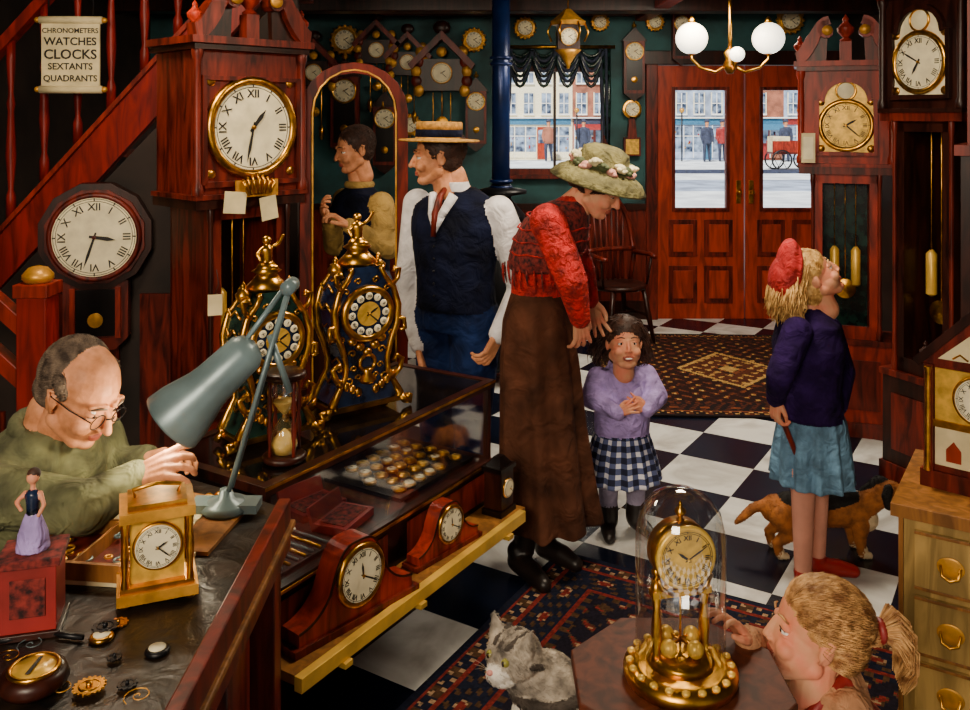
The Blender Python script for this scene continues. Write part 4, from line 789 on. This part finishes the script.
for k in range(34): a=2*pi*k/34; c=lp(543,264,3.5); q=Vector((c.x+.158*math.cos(a),c.y+.165*math.sin(a),c.z)); b.tube([q,q+Vector((0,0,-.03)),q+Vector((.005,0,-.06-.02*random.random()))],[.003,.0045,.002],'shawl' if k%2 else 'redknit',5)
for py,rx,ry in ((250,.178,.144),(238,.181,.145),(226,.177,.137),(214,.152,.115)):
    c=lp(545+(262-py)*.25,py,3.5); pts=[]
    for k in range(30): a=2*pi*k/30; x=rx*math.cos(a); y=ry*math.sin(a); pts.append((c.x+x*math.cos(yw)-y*math.sin(yw),c.y+x*math.sin(yw)+y*math.cos(yw),c.z+.004*math.sin(a*9)))
    b.tube(pts,.0035,'redknit',5,True,True)
T=headM(lp(598,187,3.45),66,30,0,.98); head(b,T,'skinp','hairbr','bun',down=True)
K=b.T; b.T=T@Matrix.Translation((0,.02,.060))@Matrix.Rotation(math.radians(-14),4,'X')
prof=[(.09,0),(.13,-.006),(.165,-.024),(.192,-.052),(.194,-.046),(.168,-.014),(.13,.008),(.1,.014),(.1,.05),(.09,.085),(.055,.102),(.005,.105)]; b.lathe(prof,(0,0,0),'felt',44)
b.lathe([(.1015,.014),(.102,.035)],(0,0,0),'leaf',40)
for k in range(20):
    a=k*.314; c=Vector((.112*math.cos(a),.112*math.sin(a),.03+.014*math.sin(k*2)))
    m_=['rose','flow','leaf'][k%3]; b.sph(c,(.02,.02,.018),m_,u=10,v=8)
    for j in range(6): q=j*1.047; b.sph(c+Vector((.017*math.cos(q),.017*math.sin(q),.008*math.sin(k+j))),(.012,.012,.009),m_,u=8,v=6)
b.T=K
hand(b,wr,lp(582,345,3.40)-wr,(-.3,1,0),.17,25,'skinp',1); hand(b,wr2,Vector((.05,0,-.2)),(0,-1,0),.17,25,'skinp',-1)
b.done('woman_in_hat',O)

# ---- little girl facing us ----
def plaid():
    m=bpy.data.materials.new('plaid'); m.use_nodes=True; N=m.node_tree.nodes; L=m.node_tree.links; bs=N['Principled BSDF']; bs.inputs['Roughness'].default_value=.85
    tc=N.new('ShaderNodeTexCoord'); sp=N.new('ShaderNodeSeparateXYZ'); L.new(tc.outputs['Object'],sp.inputs[0])
    def mth(op,a,b_=None):
        n=N.new('ShaderNodeMath'); n.operation=op
        for i,v in enumerate((a,b_)):
            if v is None: continue
            if isinstance(v,(int,float)): n.inputs[i].default_value=v
            else: L.new(v,n.inputs[i])
        return n.outputs[0]
    an=mth('ARCTAN2',sp.outputs[0],sp.outputs[1]); s1=mth('GREATER_THAN',mth('SINE',mth('MULTIPLY',an,18)),-.2); s2=mth('GREATER_THAN',mth('SINE',mth('MULTIPLY',sp.outputs[2],150)),-.2)
    t=mth('MULTIPLY',mth('ADD',s1,s2),.5); cr=N.new('ShaderNodeValToRGB'); cr.color_ramp.interpolation='CONSTANT'; e=cr.color_ramp.elements; e[0].color=(*hx('#dcdce6'),1); e[1].position=.25; e[1].color=(*hx('#4c5680'),1); z=e.new(.75); z.color=(*hx('#0d1230'),1)
    L.new(t,cr.inputs[0]); L.new(cr.outputs[0],bs.inputs['Base Color']); MATS['plaid']=m
plaid()
O=Vector((X(622,3.78),3.78,0)); yw,r_,f_=basis(10)
b=B(); s=B()
s.loft([R(.47,.085,.075),R(.42,.115,.10),R(.34,.14,.125),R(.23,.165,.15)],'plaid',n=70,fold=.06,k=14)
s.loft([R(.42,.115,.095),R(.46,.118,.10),R(.52,.118,.1),R(.6,.122,.1),R(.67,.105,.08),R(.705,.05,.05)],'laven')
for q in (-1,1):
    h=r_*q*.06; s.limb([h+Vector((0,0,.34)),h+Vector((0,0,.08))],[.05,.036],'leggray'); shoe(s,h+Vector((0,.03,0)),10+q*14,'boot',.16,.78); s.limb([h+Vector((0,0,.06)),h+Vector((0,0,.11))],[.042,.042],'boot')
sL=r_*.105+Vector((0,0,.655)); eL=lp(657,396,3.74); wL=lp(647,410,3.64); s.limb([sL,eL,wL],[.047,.045,.03],'laven')
sR=-r_*.105+Vector((0,0,.655)); eR=lp(591,398,3.74); wR=lp(618,413,3.63); s.limb([sR,eR,wR],[.047,.045,.03],'laven')
s.limb([Vector((0,0,.68)),Vector((0,0,.74))],[.036,.036],'skinp'); blob(b,s,.006,2)
s=B(); s.torus((0,0,.705),.045,.016,'laven','z',24,8); blob(b,s,.004,1)
hand(b,wL,lp(632,402,3.62)-wL,(-.2,.9,-.2),.11,30,'skinp',-1); hand(b,wR,lp(640,404,3.59)-wR,(.1,.9,-.3),.11,30,'skinp',1)
T=headM(lp(624,343,3.72),4,-9,0,.90); head(b,T,'skinp','hairbr','long',child=True,smile=1,vox=.003,wide=1.04,hn=900,lie=.95)
strands(b,T,520,'hairbr',.14,.016,.0026,front=-.12,out=.6,down=.95,ftop=.78)
b.done('little_girl',O)

# ---- girl in red cap looking up ----
GD=3.38
O=Vector((X(812,GD),GD,0)); yw,r_,f_=basis(115)
b=B(); s=B()
s.loft([W_(812,400,.10,.09,GD),W_(812,420,.125,.12,GD),W_(812,450,.14,.135,GD),W_(812,480,.152,.142,GD)],'denim',n=80,fold=.09,k=13)
s.loft([W_(808,415,.132,.122,GD),W_(808,385,.122,.112,GD),W_(808,345,.142,.122,GD),W_(808,322,.128,.098,GD),W_(808,308,.05,.05,GD)],'purplev')
for q,px,d in ((-1,803,GD-.06),(1,817,GD+.05)):
    t=lp(px,470,d); t2=lp(px,545,d); s.limb([t,lp(px,508,d),(t2.x,t2.y,.08)],[.048,.041,.031],'sock'); shoe(s,(t2.x,t2.y,0),80,'redshoe',.17,.8)
s1=lp(797,332,GD-.12); e1_=lp(780,375,GD-.17); w1_=lp(776,398,GD-.09); s.limb([s1,e1_,w1_],[.056,.049,.035],'purplev')
s2_=lp(828,330,GD+.1); e2_=lp(842,372,GD+.12); w2_=lp(838,405,GD); s.limb([s2_,e2_,w2_],[.055,.05,.036],'purplev')
s.limb([lp(808,315,GD),lp(811,298,GD)],[.04,.042],'skinp'); blob(b,s,.006,3)
T=headM(lp(813,276,GD),84,-34,0,.92); head(b,T,'skinp','hairbl','long',child=True,vox=.003,hn=500)
strands(b,T,620,'hairbl',.14,.012,.0026,front=-.12,out=.35,down=1.0,wind=(-.12,0,0))
s=B(); s.T=T@Matrix.Translation((0,.058,.070))@Matrix.Rotation(math.radians(-50),4,'X'); s.sph((0,0,.012),(.108,.128,.05),'redcap'); s.sph((0,.045,.022),(.1,.105,.064),'redcap'); s.torus((0,0,-.012),.094,.013,'redcap','z',30,8); blob(b,s,.004,2)
hand(b,w1_,Vector((0,.02,-.2)),(1,.3,0),.14,60,'skinp',1); hand(b,w2_,Vector((0,-.05,-.2)),(-1,0,0),.14,30,'skinp',-1)
q=w1_+Vector((.015,.01,-.06)); b.cyl(q+Vector((-.01,0,.03)),q+Vector((.075,0,-.18)),.01,'mahog'); b.sph(q+Vector((-.012,0,.035)),.014,'mahog')
b.done('girl_in_red_cap',O)

# ---- foreground girl ----
O=Vector((.66,1.76,0)); b=B(); s=B(); yw,r_,f_=basis(-80)
s.loft([R(.2,.13,.12),R(.4,.115,.1),R(.5,.10,.09),R(.6,.115,.09),R(.66,.10,.07),R(.70,.045,.045)],'beige')
for q in (-1,1):
    h=r_*q*.055; s.limb([h+Vector((0,0,.34)),h+Vector((0,0,.07))],[.055,.036],'sock'); shoe(s,h,-80,'boot',.15,.75)
s.limb([Vector((0,0,.67)),f_*.015+Vector((0,0,.74))],[.036,.036],'skinp')
wt=P(748,640,1.70)-O
sa1=-r_*.1+Vector((0,0,.64)); ea1=Vector((-.05,.17,.60)); wa1=wt; s.limb([sa1,ea1,wa1],[.042,.036,.026],'beige')
sa2=r_*.1+Vector((0,0,.64)); ea2=sa2+Vector((-.02,-.05,-.15)); wa2=ea2+f_*.12+Vector((0,0,.02)); s.limb([sa2,ea2,wa2],[.042,.036,.026],'beige'); blob(b,s,.006,2)
for q in (-1,1): b.tube([r_*q*.06+f_*.08+Vector((0,0,.5)),r_*q*.07+f_*.075+Vector((0,0,.62)),r_*q*.07+Vector((0,0,.685)),r_*q*.06-f_*.08+Vector((0,0,.6))],.012,'redbox',8)
c=P(812,632,1.72)-O; T=headM(c,-94,-12,0,.84); head(b,T,'skinp','hairgi','tied',child=True,vox=.0026,hn=9000,hl=.035,hd=(0,1,.12),lie=.97,jit=.08,hrad=.0009)
pt=T@Vector((0,.145,.04)); b.torus(pt,.016,.008,'redbox','x')
for i in range(420):
    a=random.uniform(0,6.28); rr=random.uniform(0,.026); o_=Vector((0,rr*math.cos(a),rr*math.sin(a))); e_=random.uniform(.75,1.1)
    b.tube([pt+o_*.4+Vector((-.03,0,0)),pt+o_*.6,pt+o_*1.5+Vector((.028*e_,0,.008)),pt+o_*1.8+Vector((.05*e_,0,-.02)),pt+o_*1.5+Vector((.05*e_,-.005,-.055*e_)),pt+o_*.8+Vector((.035*e_,-.01,-.09*e_))],[.0014,.0014,.0018,.0016,.0014,.0005],'hairgi',4)
hand(b,wa1,P(722,612,1.68)-P(748,640,1.70),(-.6,-.3,-.3),.12,25,'skinp',1); hand(b,wa2,f_,(0,0,-1),.12,30,'skinp',-1)
b.done('girl_with_ponytail',O)

# ---- watchmaker ----
O=Vector((-1.13,2.25,0)); b=B(); s=B(); yw,r_,f_=basis(62)
s.loft([R(.45,.17,.15,-.06),R(.6,.175,.155,-.05),R(.75,.19,.15,-.02),R(.86,.2,.14,.0),R(.93,.17,.11,.02),R(.98,.08,.08,.04)],'olive')
for q in (-1,1): h=r_*q*.1; s.limb([h+Vector((0,0,.5))-f_*.05,h+f_*.12+Vector((0,0,.5)),h+f_*.1+Vector((0,0,.1))],[.1,.075,.055],'coatd'); shoe(s,h+f_*.08,62,'boot')
a1_=r_*-.2+Vector((0,0,.88)); b1_=P(85,508,2.02)-O; c1_=P(136,478,2.10)-O
a2_=r_*.19+Vector((0,0,.88)); b2_=P(112,470,2.40)-O; c2_=P(146,460,2.34)-O
s.limb([a1_,b1_,c1_],[.075,.06,.042],'olive'); s.limb([a2_,b2_,c2_],[.07,.058,.04],'olive'); s.limb([f_*.03+Vector((0,0,.93)),f_*.06+Vector((0,0,1.02))],[.052,.05],'skin'); blob(b,s,.008,3)
s=B(); s.T=Matrix.Translation(f_*.045+Vector((0,0,.975)))@Matrix.Rotation(.35,4,r_); s.torus((0,0,0),.066,.02,'olive','z',24,8); blob(b,s,.006,1)
for t in range(4): b.tube([a1_+(b1_-a1_)*(.25+.2*t)+Vector((.02,-.055,.03)),a1_+(b1_-a1_)*(.28+.2*t)+Vector((.03,-.06,-.01)),a1_+(b1_-a1_)*(.25+.2*t)+Vector((.0,-.05,-.05))],[.003,.008,.003],'olive',6)
T=headM(P(82,393,2.18)-O,66,30,0,1.04); head(b,T,'skin','hairgy','bald',vox=.003,hn=8000,hl=.016,down=True,nosek=1.2,lie=.96,hrad=.0009)
K=b.T; b.T=T
for q in (-1,1): b.torus((q*.031,-.096,.0),.019,.0014,'iron','y',24,6); b.tube([(q*.05,-.094,.004),(q*.07,-.04,.006),(q*.082,.012,.01)],.0014,'iron',6)
b.tube([(-.012,-.1,.004),(0,-.108,.008),(.012,-.1,.004)],.0016,'iron',6); b.T=K
hand(b,c1_,P(174,462,2.08)-P(136,478,2.10),(.1,.6,-.6),.18,42,'skin',-1); hand(b,c2_,P(184,450,2.3)-P(146,460,2.34),(0,-.4,-.8),.18,45,'skin',1)
b.done('watchmaker',O)
b=B(); b.lathe([(.17,0),(.18,.02),(.17,.04)],(0,0,.38),'mahog',24)
for k in range(4): a=k*pi/2+.4; b.cyl((.12*math.cos(a),.12*math.sin(a),.38),(.17*math.cos(a),.17*math.sin(a),0),.018,'mahog',.014)
b.done('wooden_stool',(-1.2,2.28,0))

# =================== DOG ===================
O=Vector((X(822,3.6),3.6,0)); b=B(); s=B(); s.T=Matrix.Diagonal((1.06,1,.88,1))
s.limb([(-.17,0,.2),(-.08,0,.195),(.02,0,.19),(.12,0,.2)],[.062,.058,.066,.075],'furbr'); s.limb([(-.13,-.004,.232),(.0,-.006,.228),(.10,-.004,.243)],[.047,.052,.05],'furbk'); s.sph((.15,-.01,.165),(.055,.06,.055),'furwh')
s.limb([(.15,-.01,.225),(.21,-.03,.28)],[.055,.045],'furbr'); s.sph((.235,-.04,.30),(.055,.048,.046),'furbr'); s.limb([(.255,-.05,.295),(.31,-.075,.29)],[.032,.02],'furwh'); s.sph((.327,-.082,.297),.0115,'furbk'); s.limb([(.17,0,.275),(.215,-.02,.33)],[.03,.028],'furbk')
for q in (-1,1):
    s.limb([(.215,q*.045-.04,.335),(.2,q*.064-.04,.305),(.205,q*.068-.04,.262)],[.016,.018,.014],'furbk')
    s.limb([(.13,q*.04,.16),(.125,q*.045,.09),(.135,q*.045,.02)],[.038,.022,.016],'furbr'); s.limb([(.135,q*.045,.05),(.14,q*.045,.018),(.16,q*.045,.014)],[.017,.018,.014],'furwh')
    s.limb([(-.16,q*.04,.19),(-.13,q*.05,.12),(-.185,q*.05,.075),(-.175,q*.05,.02)],[.055,.034,.019,.015],'furbr'); s.limb([(-.175,q*.05,.04),(-.17,q*.05,.016),(-.15,q*.05,.013)],[.016,.017,.013],'furwh')
s.limb([(-.21,0,.22),(-.26,0,.205),(-.30,-.01,.17),(-.325,-.01,.145)],[.025,.02,.016,.01],'furbr'); f0=blob(b,s,.005,2)
fur(b,f0,7000,.008,None,.0009,(-1,0,-.4),.93)
for q in (-1,1): b.sph((.283,q*.026-.048,.278),.008,'iris',u=8,v=6)
b.done('dog',O)
# =================== CAT ===================
O=Vector((X(562,2.2),2.25,0)); b=B(); s=B(); s.T=Matrix.Diagonal((1.18,1.18,1.11,1))
s.limb([(.07,.03,.12),(.04,.01,.2),(-.03,-.01,.29)],[.115,.1,.075],'catgr'); s.sph((-.05,-.04,.24),(.055,.05,.09),'catwh'); s.limb([(-.04,-.01,.3),(-.08,-.03,.35)],[.06,.052],'catgr')
for k in range(5): s.torus((.075-.026*k,.02-.01*k,.14+.04*k),.105-.008*k,.011,'catst','z',24,6)
hc=Vector((-.10,-.05,.392)); s.sph(hc,(.058,.057,.05),'catgr'); s.sph(hc+Vector((-.03,-.035,-.015)),(.027,.025,.02),'catwh'); s.sph(hc+Vector((-.022,-.02,-.03)),(.034,.032,.022),'catwh')
for k in (-1,0,1): s.limb([hc+Vector((-.028+k*.012,-.028-k*.012,.036)),hc+Vector((.01+k*.018,.01-k*.018,.05))],[.0045,.0045],'catst')
for q in (-1,1):
    e=hc+Vector((-.005+q*.025,-.01-q*.025,.03)); s.limb([e,e+Vector((q*.012,-q*.012,.042))],[.021,.005],'catgr')
    s.limb([hc+Vector((.0+q*.035,-.01-q*.035,.0)),hc+Vector((.02+q*.036,.01-q*.036,-.012))],[.006,.006],'catst')
    s.limb([(-.06+q*.02,-.05-q*.03,.2),(-.085+q*.03,-.07-q*.03,.02)],[.035,.022],'catwh'); s.sph((-.1+q*.03,-.08-q*.03,.016),(.03,.024,.016),'catwh'); s.limb([(.08,q*.08+.03,.1),(.0,q*.1+.02,.04),(-.03,q*.1,.018)],[.06,.035,.02],'catgr')
s.limb([(.14,.06,.06),(.2,.04,.05),(.2,-.06,.04),(.12,-.12,.03)],[.03,.026,.022,.015],'catgr'); f0=blob(b,s,.0045,2)
fur(b,f0,20000,.014,None,.0007,(.7,.5,-.7),.86)
b.T=s.T; fx=Vector((-.7,-.71,0)); rx_=Vector((.71,-.7,0)); M('cateye','#8f8a3a',.2,var=.1)
for q in (-1,1):
    e=hc+fx*.047+rx_*q*.021+Vector((0,0,.012)); b.sph(e,.0095,'cateye',u=10,v=8); b.sph(e+fx*.0075,(.0035,.0035,.0065),'iris',u=8,v=6)
    for k in (-1,0,1): w0=hc+fx*.06+rx_*q*.012+Vector((0,0,-.015)); b.tube([w0,w0+rx_*q*.025+Vector((0,0,k*.006)),w0+rx_*q*.042+Vector((0,0,k*.01-.005))],.0003,'catgr',4)
b.sph(hc+Vector((-.05,-.051,-.008)),(.007,.007,.005),'pinkn'); b.done('tabby_cat',O)

# =================== LIGHTS ===================
def area(name,loc,size,power,col,target,sy=None):
    l=bpy.data.lights.new(name,'AREA'); l.energy=power; l.color=col; l.size=size
    if sy: l.shape='RECTANGLE'; l.size_y=sy
    o=bpy.data.objects.new(name,l); bpy.context.scene.collection.objects.link(o); o.location=loc; o.rotation_euler=(Vector(target)-Vector(loc)).to_track_quat('-Z','Y').to_euler()
area('added_key_light',(-.9,-1.1,2.35),1.1,120,(1,.84,.63),(0.3,3.8,.7),.8)  # added warm key behind the viewpoint, no real source modelled there
area('added_overhead_fill',(.7,3.1,2.5),.5,44,(1,.83,.6),(.7,3.3,0))  # added overhead fill, this and the next two; no fixtures belong to them
area('added_overhead_fill',(1.3,5.6,2.5),.8,70,(1,.86,.66),(1.2,6,0))
area('added_overhead_fill',(-1.2,3.1,2.5),.4,22,(1,.8,.55),(-1.2,3.4,1))
def pt_(name,loc,e,col,r=.05):
    l=bpy.data.lights.new(name,'POINT'); l.energy=e; l.color=col; l.shadow_soft_size=r; o=bpy.data.objects.new(name,l); bpy.context.scene.collection.objects.link(o); o.location=loc
pt_('desk_lamp_bulb',Q@Vector((0,0,Lh+.02)),4,(1,.83,.55),.03)
pt_('added_counter_fill',C(.75,.2,.75),1.2,(1,.88,.68),.03); pt_('added_counter_fill',C(.25,.2,.75),.9,(1,.88,.68),.03)  # added fill inside the case, lifts the contents under the dark top
su=bpy.data.lights.new('sun','SUN'); su.energy=10; su.color=(1,.97,.94); su.angle=.02; o=bpy.data.objects.new('sun',su); bpy.context.scene.collection.objects.link(o); o.rotation_euler=Vector((.25,.6,-.8)).to_track_quat('-Z','Y').to_euler()
wd=bpy.data.worlds.new('world'); bpy.context.scene.world=wd; wd.use_nodes=True; bg=wd.node_tree.nodes['Background']; bg.inputs[0].default_value=(.95,.9,.92,1); bg.inputs[1].default_value=.26
# =================== CAMERA ===================
cam=bpy.data.cameras.new('camera'); cam.sensor_width=36; cam.lens=F/970*36; cam.shift_y=-(355-HOR)/970; cam.clip_start=.05
co=bpy.data.objects.new('camera',cam); bpy.context.scene.collection.objects.link(co); co.location=(0,0,EYE); co.rotation_euler=(pi/2,0,0); bpy.context.scene.camera=co
